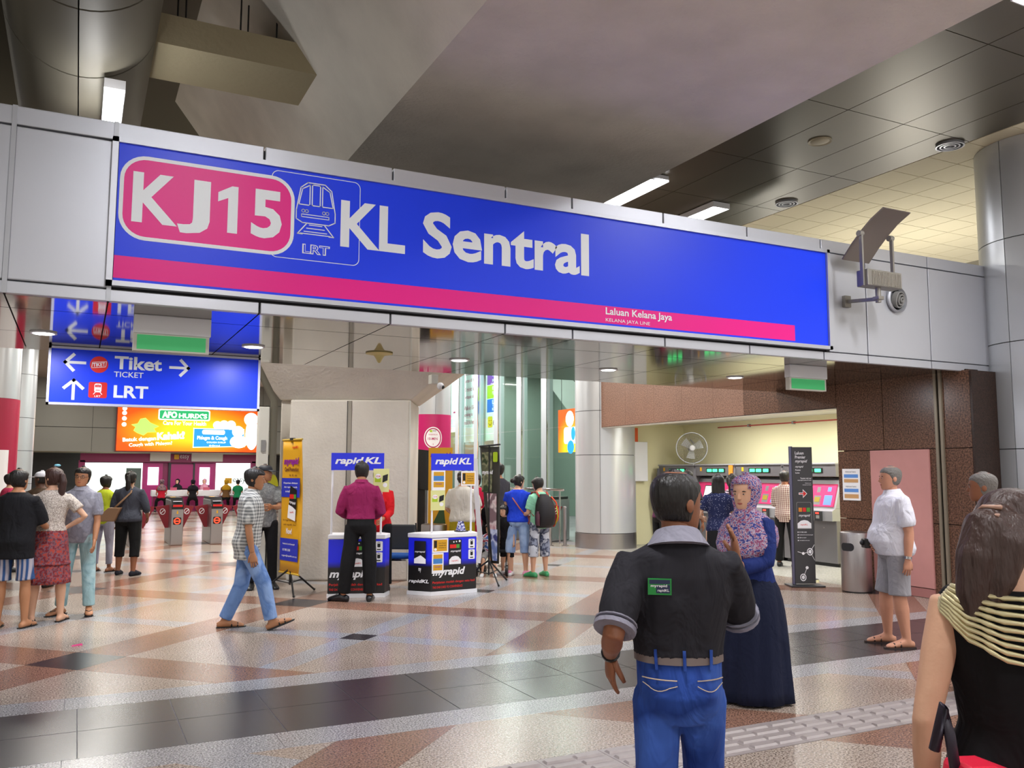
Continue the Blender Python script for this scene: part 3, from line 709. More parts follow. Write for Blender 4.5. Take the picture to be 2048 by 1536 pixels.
# ticket machines
tm_g = mat('machine_grey', 'a4a5aa', .4, .5); tm_d = mat('machine_dark', '7a787c', .4, .5); tm_p = mat('machine_pink', 'c52462', .4)
led = mat('led_green', (.05, .9, .25), emit=2.2)
def machine(y, label, first=[]):
    if first:
        dup(first[0], (12.0, y, 0), label=label); return
    t = thing('ticket_machine', label, 'ticket machine', (12.0, y, 0), 0, 'ticket machines in the recess'); first.append(t)
    w_ = .645
    obj('lower_cabinet', MB().box(.0, .9, -w_, w_, .06, .80), tm_d, t, bevel=.01)
    obj('plinth', MB().box(.05, .9, -w_+.03, w_-.03, 0, .06), M['black'], t)
    obj('coin_panel', MB().extr([(-.10, .80), (.9, .80), (.9, 1.02), (-.02, 1.02), (-.10, .98)], 'y', -w_, w_), tm_g, t, bevel=.006)
    obj('sloped_front', MB().extr([(-.02, 1.02), (.9, 1.02), (.9, 1.56), (.22, 1.56), (.14, 1.52)], 'y', -w_, w_), tm_g, t, bevel=.006)
    obj('side_fin', MB().extr([(-.14, 1.0), (.3, 1.0), (.3, 1.74), (-.02, 1.74)], 'y', w_-.035, w_), tm_d, t)
    obj('header_box', MB().box(.02, .9, -w_, w_, 1.58, 1.80), tm_d, t, bevel=.01)
    obj('top_cap', MB().box(.0, .9, -w_, w_, 1.80, 1.83), tm_g, t, bevel=.006)
    F = Face((0, 0, 0), (0, -1, 0)); F.o = Vector((.018, 0, 0))
    obj('led_display', (lambda m: (F.slab(m, -.25, .35, 1.65, 1.74, -.01, .006), m)[1])(MB()), M['black'], t)
    pr('led_text', lambda m: [F.rrect(m, a, a+.15, 1.665, 1.725, .01, .008) for a in (-.22, -.04, .16)], led, t)
    pr('yellow_sticker', lambda m: F.rect(m, -.46, -.40, 1.68, 1.76, .003), M['yel'], t)
    s_ = Vector((.17, 0, .52)).normalized(); G = Face((-.028, 0, 1.03), (0, -1, 0), s_)
    obj('pink_panel', (lambda m: (G.slab(m, -.60, .60, .02, .44, -.01, .008), m)[1])(MB()), tm_p, t)
    pr('screen_bezel', lambda m: G.rect(m, -.36, .02, .07, .37, .009), M['black'], t)
    pr('touch_screen', lambda m: G.rect(m, -.34, .0, .09, .35, .011), mat('screen_pale', (.75, .73, .65), emit=.5), t)
    pr('note_slot_frame', lambda m: (G.rect(m, .12, .28, .05, .22, .009), G.rect(m, .16, .24, .28, .38, .009)), tm_d, t)
    pr('note_slot', lambda m: G.rect(m, .14, .26, .10, .19, .012), mat('slot_yellow', '8f7d1a', .4), t)
    pr('blue_label', lambda m: (G.rect(m, .36, .54, .05, .23, .010), G.rect(m, .41, .49, .30, .38, .010)), mat('label_blue', (.10, .2, .9), emit=.3), t)
    Q = Face((-.105, 0, 0), (0, -1, 0)); C_ = Face((-.004, 0, 0), (0, -1, 0))
    obj('card_reader', (lambda m: (Q.slab(m, .26, .42, .80, .97, -.03, .03), m)[1])(MB()), M['dark'], t)
    pr('reader_lamp', lambda m: Q.rect(m, .29, .37, .92, .95, .032), mat('led_red', (.9, .05, .03), emit=1.5), t)
    pr('reader_slot', lambda m: Q.rect(m, .30, .38, .84, .90, .032), M['grey'], t)
    pr('lettering', lambda m: Q.text(m, 'Tiket / Ticket', -.1, .15, .90, .93, .009), M['redp'], t)
    pr('return_tray', lambda m: C_.rect(m, -.20, .12, .62, .76, .001), M['black'], t)
    pr('tray_window', lambda m: C_.rect(m, -.17, .09, .645, .735, .003), mat('tray_glass', '7f9a98', .1), t)
    obj('keyhole', MB().ell((-.003, -.35, .68), (.006, .012, .012), 8, 5), M['chrome'], t)
machine(11.86, 'ticket machine nearest the granite jamb, with a green lit display')
machine(13.19, 'ticket machine between the plaid shirt man and the long haired women')
machine(14.5, 'ticket machine with an orange sticker on its green display header')
machine(15.81, 'ticket machine in the far corner of the recess')
o = tag(obj('orange_sticker', MB().box(11.995, 12.012, 13.90, 14.02, 1.60, 1.80), mat('sticker', 'd9862a', .5)), 'orange sticker stuck on a ticket machine header', 'sticker')
t = thing('fuse_box', 'white cabinet with orange conduit on the cream wall beside the column', 'cabinet', (11.56, 16.66, 1.95))
obj('cabinet', MB().box(-.25, .22, -.12, .05, -.5, .4), M['white'], t, bevel=.01)
obj('conduit', MB().box(-.12, -.02, -.08, .04, .4, .72), mat('orange', 'd0541a', .5), t)
obj('post', MB().box(-.18, -.08, -.06, .04, -1.95, -.5), mat('post_grey', '9aa0a4', .4), t)
# totem
tt = thing('sign_totem', 'tall dark sign totem before the ticket machines', 'sign', (9.61, 9.62, 0), R(-26))
obj('panel', MB().box(-.145, .155, -.03, .03, .04, 2.03), mat('totem_grey', '3a393c', .35), tt, bevel=.004)
obj('side_rail', MB().tube([(-.155, 0, .03), (-.155, 0, 2.04)], .03, 8, .8), mat('rail_violet', '6d6c85', .35, .6), tt)
obj('base', MB().box(-.25, .25, -.16, .16, 0, .025), M['dark'], tt, bevel=.006)
T_ = Face((0, -.032, 0), (1, 0, 0))
def ttx(m):
    for s_, a0, a1, b, h_, sh in (('Laluan', -.10, .03, 1.92, .045, 0), ('Premier', -.10, .055, 1.86, .045, 0), ('myrapid', -.10, .08, 1.79, .055, .3), ('myrapid', -.10, .02, 1.72, .035, .3), ('Premier', -.10, -.02, 1.68, .022, 0), ('Lane', -.10, -.04, 1.64, .02, 0),
                               ('Tambah nilai kad', -.03, .13, 1.56, .02, 0), ('myrapid anda di sini', -.07, .13, 1.53, .02, 0), ('Reload your', .04, .13, 1.49, .015, 0), ('myrapid card here', .0, .13, 1.465, .015, 0), ('myrapid', -.07, .10, 1.0, .045, .3),
                               ('03 7885 2585', -.07, .04, .775, .016, 0), ('facebook.com/myrapid', -.07, .13, .735, .016, 0), ('@myrapid', -.07, .03, .695, .016, 0), ('myrapid.com.my', -.07, .08, .655, .016, 0)):
        T_.text(m, s_, a0, a1, b, b+h_, .002, .012, sh)
    for b in (.775, .735, .695, .655): T_.rect(m, -.095, -.08, b, b+.016, .002)
    T_.line(m, [(-.10, .50), (-.02, .475), (.08, .50), (.145, .60)], .007, .0018); T_.line(m, [(.08, .50), (.145, .38)], .005, .0018); T_.line(m, [(-.03, .13), (.03, .27)], .006, .0018)
    for a, b, r_ in ((-.02, .475, .02), (.03, .27, .022)): T_.disc(m, a, b, r_, .002)
    for a, b, r_ in ((.08, .50, .045), (-.03, .13, .045)):
        T_.band(m, [(a+r_*math.cos(q), b+r_*1.2*math.sin(q)) for q in np.linspace(0, 2*PI, 25)[:-1]], [(a+r_*.75*math.cos(q), b+r_*.9*math.sin(q)) for q in np.linspace(0, 2*PI, 25)[:-1]], .002)
        T_.disc(m, a, b, r_*.5, .002, 18, r_*.6)
pr('lettering', ttx, M['paper'], tt)
def cardp(F, m1, a0, b0, w_, h_): pass
pr('card_outline', lambda m: T_.band(m, rr(-.10, .12, .83, 1.22, .02), rr(-.094, .114, .836, 1.214, .016), .0022), M['grey'], tt)
pr('arrow_outline', lambda m: T_.poly(m, [(-.06, 1.36), (0, 1.36), (0, 1.41), (.065, 1.345), (0, 1.28), (0, 1.33), (-.06, 1.33)], .002), M['paper'], tt)
pr('arrow', lambda m: T_.poly(m, [(-.052, 1.352), (.006, 1.352), (.006, 1.392), (.052, 1.345), (.006, 1.298), (.006, 1.338), (-.052, 1.338)], .003), M['redp'], tt)
pr('card_sheet', lambda m: T_.poly(m, [(-.09, .84), (.11, .84), (.11, .91), (.06, .95), (.01, .96), (-.04, .95), (-.09, .91)], .002), M['paper'], tt)
pr('card_lettering', lambda m: T_.text(m, 'rapidKL', -.05, .06, .875, .905, .003, .01, .2), M['redp'], tt)
for a, mm in ((-.07, 'sticker'), (-.01, 'red_print'), (.05, 'grn')): pr('square', lambda m, a=a: T_.rect(m, a, a+.05, 1.08, 1.14, .0025), mat(mm, '4f9a38', .5), tt)
# queue post
t = thing('queue_post', 'brass coloured queue post on a round steel base by the totem', 'post', (10.12, 10.05, 0))
obj('base', MB().lathe([(.02, .05), (.15, .03), (.16, .0), (.02, 0)], n=24), M['chrome'], t, smooth='auto')
obj('post', MB().tube([(0, 0, .03), (0, 0, .92)], .032, 14), mat('brass', 'b8a878', .3, .8), t, smooth='auto')
obj('head', MB().lathe([(.02, .90), (.045, .90), (.045, .98), (.02, .99)], n=16), M['black'], t, smooth='auto')
# litter bins
def bin_(x, y, rz, label, first=[]):
    if first: return dup(first[0], (x, y, 0), rz, label=label)
    t = thing('litter_bin', label, 'litter bin', (x, y, 0), rz, 'round steel litter bins'); first.append(t)
    obj('body', MB().lathe([(.20, .02), (.205, .03), (.205, .80), (.20, .82), (.17, .83), (.02, .81)], n=36), M['steel'], t, smooth='auto')
    obj('base_ring', MB().lathe([(.198, 0), (.198, .03)], n=36), M['black'], t)
    curved(t, .2055, 250, lambda F, m: F.rrect(m, -.1, .1, .57, .68, .05, .0), M['joint'], 'slot')
    return t
bin_(9.83, 8.86, R(-62), 'steel litter bin by the pink door under the paper notices')
bin_(5.12, 13.0, R(-26), 'steel litter bin between pillar and right pop-up counter')
bin_(2.45, 13.55, R(-26), 'steel litter bin left of the pillar behind the striding man')
# ---------------------------------------------------------------- projector camera on the fascia and vent
t = thing('wall_projector', 'ribbed grey floodlight with tilting reflector plate bolted to the fascia', 'floodlight', (7.88, 7.34, 3.78))
gr = mat('fixture_grey', '8f8b84', .45, .4)
obj('arm', MB().rings([[(.25, 0, -.11), (.29, 0, -.11), (.29, 0, -.07), (.25, 0, -.07)], [(.29, -.42, -.15), (.33, -.42, -.15), (.33, -.42, -.11), (.29, -.42, -.11)]]), gr, t)
obj('wall_foot', MB().box(.22, .32, -.02, .03, -.16, -.02), gr, t, bevel=.005)
obj('joint', MB().tube([(.31, -.42, -.17), (.31, -.42, .02)], .032, 12), gr, t, smooth='auto')
obj('joint_cap', MB().box(.265, .355, -.465, -.375, -.14, -.10), gr, t, bevel=.005)
obj('housing', MB().box(.06, .62, -.50, -.34, .0, .19), gr, t, bevel=.008)
fins = MB()
for i in range(20): fins.box(.13+i*.0235, .137+i*.0235, -.515, -.495, .01, .17)
obj('cooling_fins', fins, mat('fin', 'b0aba0', .45, .3), t, kind='stuff')
obj('bracket_left', MB().box(.03, .055, -.46, -.42, .0, .62), gr, t); obj('bracket_right', MB().box(.53, .555, -.46, -.42, .18, .62), gr, t)
for x in (.045, .54): obj('knob', MB().lathe([(.001, -.03), (.035, -.03), (.035, .03), (.001, .03)], n=12).xf(Matrix.Translation((x, -.43, .61)) @ Matrix.Rotation(R(90), 4, 'Y')), gr, t, smooth='auto')
pm = MB()
pm.rings([[(x0, y_-.006, z_) for x0 in (.07, .51)]+[(x0, y_+.006, z_+.012) for x0 in (.51, .07)] for y_, z_ in [(-.13, .37), (-.28, .52), (-.42, .64), (-.56, .74), (-.74, .83)]])
obj('reflector_plate', pm, mat('plate', '857a72', .5, .2), t, smooth='auto')
t = thing('jet_vent', 'round nozzle air vent in the fascia panel beside the floodlight', 'vent', (9.02, 7.36, 3.80))
RX = Matrix.Rotation(R(90), 4, 'X')
obj('collar', MB().lathe([(.165, 0), (.17, .03), (.15, .045), (.13, .01)], n=32).xf(RX), M['alu'], t, smooth='auto')
obj('socket', MB().lathe([(.002, .005), (.13, .01)], n=24).xf(RX), M['joint'], t)
for r_, h_ in ((.105, .06), (.07, .075), (.035, .085)):
    obj('nozzle_ring', MB().lathe([(r_, .0), (r_, h_), (r_-.012, h_+.006), (r_-.02, h_), (r_-.02, 0)], n=24).xf(Matrix.Rotation(R(12), 4, 'Z') @ Matrix.Rotation(R(102), 4, 'X')), M['grey'], t, smooth='auto')
# ---------------------------------------------------------------- ticket hall behind
gp = mat('bulkhead_panel', '8d8b83', .4, .35, var=.04, vscale=.5)
wb = struct('wall_back', MB().box(-9, 18, 40.05, 40.3, 2.45, 7.4), M['joint'])
for i in range(9):
    for j, (z0, z1) in enumerate(((2.45, 3.45), (3.46, 4.6), (4.61, 5.6), (5.61, 7.2))):
        obj('clad_panel', MB().box(-6.4+i*2.3, -6.4+(i+1)*2.3-.012, 39.98, 40.06, z0, z1-.012), gp, wb)
struct('ceiling_hall_low', MB().box(-9, 18, 40.1, 43.2, 2.44, 2.6), mat('ceiling_tile', 'd9cfb2'))
struct('wall_counter_back', MB().box(-9, 18, 43, 43.2, 0, 2.5), mat('shop_dark', '3f3a3a', .5))
struct('ceiling_hall', MB().box(-9, 18, 14.2, 40, 5.45, 5.6), mat('hall_ceiling', 'aca596', .8))
struct('wall_left_hall', MB().box(-9.2, -9, 10.7, 43, 0, 5.5), mat('side_wall', '8d8b83', .5))
struct('wall_right_hall', MB().box(16.9, 17.1, 17, 43, 0, 5.5), mat('green_grey', '74827a', .5))
# magenta shop front
mg = mat('magenta', '8f1557', .4); mg2 = mat('magenta_bright', 'b01f72', .4)
scr = mat('backlit_white', (.86, 1, .92), emit=1.5); scr2 = mat('backlit_cool', (.85, .85, 1), emit=2.2)
sh = thing('shop_front', 'magenta bank kiosk front with backlit white panels under the orange lightbox', 'shop front', (3.8, 41, 0))
obj('header', MB().box(-3.7, 3.6, -.1, .1, 2.03, 2.40), mg, sh); obj('wall', MB().box(-1.25, 1.80, .1, .2, 0, 2.1), mg, sh)
obj('wall_end', MB().box(3.35, 3.65, -.1, .2, 0, 2.1), mg, sh); obj('wall_end', MB().box(-3.75, -3.5, -.1, .2, 0, 2.1), mg, sh)
obj('backlit_panel', MB().box(-3.5, -1.25, -.02, .05, .62, 2.0), scr, sh); obj('backlit_panel', MB().box(1.8, 3.3, -.02, .05, .62, 2.02), scr, sh)
obj('low_wall', MB().box(-3.5, -1.25, -.02, .1, 0, .62), mg, sh); obj('low_wall', MB().box(1.8, 3.3, -.02, .1, 0, .62), mg, sh)
for x in (-.98, 1.15):
    obj('door_panel', MB().box(x-.25, x+.55, -.03, .1, .1, 2.0), mg2, sh)
    obj('lit_poster', MB().box(x-.05, x+.38, -.05, .0, 1.05, 1.82), scr2, sh)
obj('centre_screen', MB().box(-.10, .82, -.04, .1, .9, 1.95), mat('magenta_bright', 'b01f72'), sh)
obj('door_frame', MB().box(-.2, -.1, -.06, .1, 0, 2.05), M['dark'], sh); obj('door_frame', MB().box(.82, .9, -.06, .1, 0, 2.05), M['dark'], sh)
obj('sign_board', MB().box(-.98, -.15, -.2, -.12, 2.08, 2.45), M['offw'], sh); obj('sign_board', MB().box(.72, 2.05, -.2, -.12, 2.08, 2.45), M['offw'], sh)
Sf = Face((0, -.21, 0), (1, 0, 0))
pr('logo', lambda m: Sf.rrect(m, .0, .2, 2.17, 2.38, .03, .001), M['yel'], sh)
pr('logo_lettering', lambda m: Sf.text(m, 'easy', .24, .62, 2.14, 2.36, .001), M['white'], sh)
pr('wall_logo', lambda m: Sf.rrect(m, 2.2, 2.5, 1.1, 1.35, .03, -.17), M['yel'], sh)
pr('wall_lettering', lambda m: Sf.text(m, 'easy', 2.54, 3.1, 1.08, 1.33, -.17), M['dark'], sh)
obj('side_door', MB().box(-1.9, -1.3, -.06, .02, 0, 1.78), mat('door_green', '56655f', .5), sh)
ctr = thing('service_counter', 'long magenta service counter with white band, people seated before it', 'counter', (4.6, 38.6, 0))
obj('body', MB().box(-1.75, 1.75, 0, .7, 0, .66), mg, ctr); obj('white_band', MB().box(-1.8, 1.8, -.05, .75, .62, .86), M['white'], ctr)
for x in (-1.1, .2, .9): obj('leaflet_stand', MB().box(x, x+.25, 0, .1, .86, .98), mat('leaflet', 'b9506a', .5), ctr)
obj('rail', MB().box(-.6, .1, -.06, -.05, .67, .8), M['paper'], ctr)
for x, lb in ((3.3, 'round bar stool at the left of the magenta counter'), (5.95, 'round bar stool at the right of the magenta counter')):
    t = thing('bar_stool', lb, 'stool', (x, 37.9, 0), 0, 'stools at the counter')
    obj('seat', MB().lathe([(.02, .60), (.2, .60), (.2, .66), (.02, .67)], n=16), M['grey'], t); obj('stem', MB().tube([(0, 0, .02), (0, 0, .6)], .03, 8), M['chrome'], t); obj('foot', MB().lathe([(.2, 0), (.2, .02), (.03, .04)], n=16), M['chrome'], t)
# orange lightbox
lbx = thing('lightbox_advert', 'large backlit orange medicine advert on the far bulkhead', 'advert', (4.37, 39.87, 3.38))
LF = Face((-4.37, -.13, -3.38), (1, 0, 0))
def orange():
    m = bpy.data.materials.new('advert_orange'); m.use_nodes = True; nt = m.node_tree; N = nt.nodes; L = nt.links; b = N['Principled BSDF']
    tc = N.new('ShaderNodeTexCoord'); g = N.new('ShaderNodeTexGradient'); g.gradient_type = 'SPHERICAL'
    mp = N.new('ShaderNodeMapping'); mp.inputs['Scale'].default_value = (.32, 1, .85); mp.inputs['Location'].default_value = (.0, 0, 0)
    L.new(tc.outputs['Object'], mp.inputs[0]); L.new(mp.outputs[0], g.inputs[0])
    r = N.new('ShaderNodeValToRGB'); e = r.color_ramp.elements; e[0].color = (.75, .07, .0, 1); e[1].position = .75; e[1].color = (1, .62, .01, 1)
    k = e.new(.35); k.color = (1, .26, .0, 1)
    L.new(g.outputs['Fac'], r.inputs[0]); L.new(r.outputs[0], b.inputs['Base Color']); L.new(r.outputs[0], b.inputs['Emission Color']); b.inputs['Emission Strength'].default_value = 1.15
    return m
AO = orange(); AW = mat('advert_white', (1, 1, .95), emit=1.4); AG = mat('advert_green', (.02, .45, .15), emit=.8); AB = mat('advert_blue', (.02, .3, .85), emit=.9); AL = mat('advert_lime', (.45, .9, .15), emit=.9)
obj('case', MB().box(-3.0, 3.0, -.1, .1, -.92, 1.0), mat('case_brown', '7a2a12', .4), lbx); obj('print', MB().box(-2.95, 2.95, -.12, -.1, -.88, .96), AO, lbx)
pr('green_banner', lambda m: LF.rrect(m, 3.05, 5.05, 3.88, 4.25, .06, .002), AG, lbx)
pr('banner_border', lambda m: LF.band(m, rr(3.0, 5.1, 3.83, 4.30, .08), rr(3.05, 5.05, 3.88, 4.25, .06), .003), AW, lbx)
pr('white_lettering', lambda m: (LF.text(m, "HURIX'S", 3.82, 4.98, 3.93, 4.14, .004, .04), LF.text(m, 'AFO', 3.15, 3.75, 3.92, 4.2, .004, .05), LF.text(m, 'Care For Your Health', 3.2, 4.95, 3.62, 3.80, .004, .02),
    LF.text(m, 'Batuk dengan', 1.65, 2.95, 2.87, 3.08, .004, .03, rot=.07), LF.text(m, 'Kahak?', 2.98, 4.1, 3.0, 3.33, .004, .05, rot=.07), LF.text(m, 'Cough with Phlegm?', 1.9, 3.6, 2.68, 2.87, .004, .02, rot=.07)), AW, lbx)
pr('blue_sheet', lambda m: LF.poly(m, [(4.45, 2.68), (6.6, 2.75), (6.55, 3.5), (4.45, 3.5)], .002), AB, lbx)
pr('sheet_border', lambda m: LF.line(m, [(4.45, 2.68), (6.6, 2.75), (6.55, 3.5), (4.45, 3.5)], .03, .004, True), AW, lbx)
pr('blue_lettering', lambda m: (LF.rrect(m, 4.8, 5.75, 3.25, 3.45, .08, .004), LF.text(m, 'Phlegm & Cough', 4.6, 5.85, 2.98, 3.18, .004, .03), LF.text(m, 'COUGH SYRUP', 5.0, 5.8, 2.87, 2.94, .004, .01), LF.text(m, '60ml', 5.1, 5.55, 2.74, 2.80, .004, .01)), AW, lbx)
pr('clouds', lambda m: (LF.disc(m, 5.42, 3.66, .18, .003), LF.disc(m, 5.70, 3.68, .2, .0035), LF.disc(m, 6.0, 3.68, .2, .004), LF.disc(m, 6.35, 2.95, .38, .004, ry=.28), LF.disc(m, 6.3, 3.4, .25, .004), LF.disc(m, 6.9, 3.3, .28, .004, ry=.7), LF.disc(m, 6.85, 3.95, .3, .004)), AW, lbx)
pr('green_splash', lambda m: LF.poly(m, [(1.95, 3.6), (2.2, 3.65), (2.3, 3.85), (2.5, 3.9), (2.7, 3.7), (3.05, 3.55), (2.85, 3.45), (2.95, 3.3), (2.6, 3.28), (2.45, 3.15), (2.2, 3.25), (2.05, 3.35), (2.12, 3.5)], .003), AL, lbx)
pr('badges', lambda m: [LF.disc(m, 1.68, b, .09, .003) for b in (3.6, 3.85, 4.08, 4.27)], AW, lbx)
# ticket gates
def gate(x, label, first=[], y=20.85, rz=0.):
    if first: return dup(first[0], (x, y, 0), rz, label=label)
    t = thing('ticket_gate', label, 'ticket gate', (x, y, 0), rz, 'ticket gates in the hall'); first.append(t)
    obj('cabinet', MB().extr([(0, 0), (1.5, 0), (1.5, 1.0), (.28, 1.0), (.0, .86)], 'x', -.13, .13), M['steel'], t, bevel=.02)
    obj('sloped_top', MB().extr([(.0, .87), (.28, 1.01), (.28, 1.05), (-.02, .90), (-.02, .80), (.0, .80)], 'x', -.125, .125), M['black'], t)
    obj('lid', MB().box(-.12, .12, .26, 1.45, 1.0, 1.06), M['dark'], t, bevel=.01)
    obj('reader_pad', MB().box(-.09, .09, .05, .16, .965, .98).xf(Matrix.Rotation(R(0), 4, 'X')), mat('reader_white', 'dcdcea', .4), t)
    obj('red_strip', MB().box(-.10, .10, -.03, -.015, .855, .90), M['redp'], t)
    obj('yellow_tape', MB().box(-.13, -.02, .3, .5, 1.06, 1.066), M['yel'], t)
    F = Face((0, -.002, 0), (1, 0, 0))
    pr('lamp_face', lambda m: F.rrect(m, -.085, .085, .46, .62, .02, .003), M['black'], t)
    pr('no_entry_lamp', lambda m: (F.band(m, [(.07*math.cos(a), .54+.07*math.sin(a)) for a in np.linspace(0, 2*PI, 25)[:-1]], [(.052*math.cos(a), .54+.052*math.sin(a)) for a in np.linspace(0, 2*PI, 25)[:-1]], .005), F.rect(m, -.05, .05, .53, .55, .005)), mat('lamp_red', (1, .03, .01), emit=4), t)
    pr('emblem', lambda m: (F.poly(m, [(-.02, .70), (.02, .70), (.01, .77), (-.01, .77)], .002)), M['yel'], t)
    for s in (-1, 1):
        f = obj('flap', MB().extr([(s*.13, .36), (s*.20, .36), (s*.42, .84), (s*.13, .88)], 'y', .62, .65), mat('flap_red', '7e1422', .4), t)
        G = Face((0, .618, 0), (1, 0, 0))
        pr('flap_mark', lambda m: (G.band(m, [(s*.26+.06*math.cos(a), .73+.07*math.sin(a)) for a in np.linspace(0, 2*PI, 21)[:-1]], [(s*.26+.048*math.cos(a), .73+.057*math.sin(a)) for a in np.linspace(0, 2*PI, 21)[:-1]], .002), G.line(m, [(s*.26-.03, .70), (s*.26+.03, .76)], .015, .002)), M['paper'], f)
    return t
for x, lb in ((2.06, 'ticket gate left of the two clear ones, below the orange advert'), (2.91, 'ticket gate with red lamp just left of the plaid shirt man'), (1.21, 'ticket gate half hidden by the woman in grey with a shoulder bag'),
              (.36, 'ticket gate behind the woman in the lime top'), (3.76, 'ticket gate hidden behind the plaid shirt man'), (-.49, 'ticket gate at the left behind the lace top woman')): gate(x, lb)
gate(9.55, 'brushed ticket gate cabinet beside the silver column', y=18.0, rz=R(-60)); gate(9.0, 'brushed ticket gate cabinet second from the silver column', y=18.9, rz=R(-60))
for i, (x, y) in enumerate(((9.92, 17.15), (9.62, 17.3))):
    t = thing('barrier_post', ['short steel barrier post touching the column side of the gates', 'short steel barrier post left of its twin by the column'][i], 'post', (x, y, 0), 0, 'steel barrier posts by the column')
    obj('post', MB().tube([(0, 0, 0), (0, 0, .86)], .038, 14), M['steel'], t, smooth='auto'); obj('cap', MB().ell((0, 0, .86), (.042, .042, .03)), M['chrome'], t, smooth=True); obj('flange', MB().lathe([(.08, 0), (.08, .012), (.03, .02)], n=16), M['steel'], t)
t = thing('hand_rail', 'steel guard rail in front of the glass wall by the column', 'rail', (10.1, 18.6, 0))
obj('top_rail', MB().tube([(0, -1.1, 1.24), (0, 4.5, 1.24)], .03, 10), M['chrome'], t, smooth=True)
for y in (-.9, 1.4, 3.6): obj('upright', MB().tube([(0, y, 0), (0, y, 1.24)], .022, 8), M['chrome'], t)
# glass wall
gw = sroot('window_1', (10.35, 21, 0))
mu = mat('mullion', 'b4bcc2', .4, .3)
ysm = [18.8, 20.16, 21.55, 22.9, 24.3, 25.7, 27.1]
for y in ysm:
    obj('mullion', MB().box(-.06, .10, y-21-.17, y-21+.17, 0, 5.4), mu, gw, bevel=.008); obj('glazing_bar', MB().box(-.10, -.07, y-21-.21, y-21-.18, 0, 5.4), M['chrome'], gw)
for a, b in zip([17.2]+ysm, ysm):
    for z0, z1 in ((.05, 2.72), (2.74, 5.4)): obj('pane', MB().box(.0, .012, a-21+.17, b-21-.17, z0, z1), glass_mat('glass'), gw)
# hanging banners behind the glass
def sheet(name, label, y0, y1, z0, z1, m=None, x=10.62):
    t = thing(name, label, 'poster', (x, (y0+y1)/2, z0)); obj('sheet', MB().box(-.005, .01, (y0-y1)/2, (y1-y0)/2, 0, z1-z0), m or M['paper'], t)
    return t, Face((-.006, (y1-y0)/2, 0), (0, -1, 0))
t, F = sheet('window_banner', 'white banner with pink writing behind the glass, middle of three', 23.25, 24.75, 2.55, 5.44)
pr('lettering', lambda m: [F.text(m, s_, .2, .2+w_, z, z+.14, .001, .012) for s_, w_, z in (('Perbankan', .85, 2.05), ('pantas di bawah', 1.1, 1.8), ('10 minit kami', 1.0, 1.55), ('terdapat di sini', 1.0, 1.3), ('Walk-in 10-min', 1.0, .98), ('banking is', .65, .76), ('available here', .85, .54))], M['pinkp'], t)
t, F = sheet('window_banner', 'white banner with violet, lime and blue squares behind the glass', 21.85, 22.95, 2.55, 5.44)
for z0, z1, mm in ((1.62, 2.6, mat('violet', '6a2a9c', .4)), (1.22, 1.60, M['lime']), (.82, 1.20, mat('sky_blue', '1f6fd8', .4))): pr('colour_square', lambda m, z0=z0, z1=z1: F.rect(m, .1, 1.1, z0, z1, .001), mm, t)
pr('lettering', lambda m: [F.text(m, s_, .45, 1.0, z, z+.1, .002, .012) for s_, z in (('BERSAMA', 1.85), ('MESRA', 1.68), ('EASY-', 1.46), ('PEMBIAYAAN', 1.32), ('EASY-', 1.07), ('TUNAI', .97), ('KASIH', .85))], M['paper'], t)
pr('logo', lambda m: F.rrect(m, .15, .47, .38, .70, .05, .002), mat('logo_yellow', 'e6d21a', .4), t)
pr('logo_lettering', lambda m: (F.text(m, 'easy', .5, 1.08, .36, .58, .002), F.disc(m, .25, .58, .02, .003), F.disc(m, .38, .58, .02, .003), F.line(m, [(.22, .50), (.28, .45), (.35, .45), (.41, .52)], .02, .003)), M['black'], t)
t, F = sheet('window_banner', 'narrow white banner with pink bars behind the glass, nearest the pink poster', 25.0, 25.6, 2.9, 5.44)
pr('pink_bar', lambda m: (F.rect(m, .2, .4, 1.75, 1.8, .001), F.rect(m, .2, .4, .6, .65, .001)), M['pinkp'], t)
t, F = sheet('lit_advert', 'backlit orange and blue advert seen through the glass', 21.6, 23.2, 2.25, 3.55, AO, 13.2)
pr('white_shape', lambda m: (F.disc(m, .7, 1.0, .24, .002), F.rrect(m, .35, 1.3, .25, .75, .1, .002)), AW, t)
pr('blue_shape', lambda m: (F.disc(m, .75, .15, .2, .003), F.disc(m, .9, .55, .12, .003, ry=.2)), AB, t)
for q in (-.6, .6): obj('hanger', MB().box(-.005, .005, q-.01, q+.01, 1.3, 3.19), M['dark'], t)
t, F = sheet('red_board', 'dark red poster with white notice seen through the glass', 18.9, 21.0, 1.2, 3.3, mat('wine_print', 'a50f3c'), 12.9)
pr('white_area', lambda m: (F.rrect(m, 1.1, 1.95, .05, .8, .05, .001),), M['offw'], t)
pr('circle', lambda m: F.band(m, [(1.6+.35*math.cos(a), 1.5+.4*math.sin(a)) for a in np.linspace(0, 2*PI, 31)[:-1]], [(1.6+.31*math.cos(a), 1.5+.36*math.sin(a)) for a in np.linspace(0, 2*PI, 31)[:-1]], .001), M['offw'], t)
for q in (-.8, .8): obj('post', MB().box(-.005, .02, q-.03, q+.03, -1.2, 0), M['dark'], t)
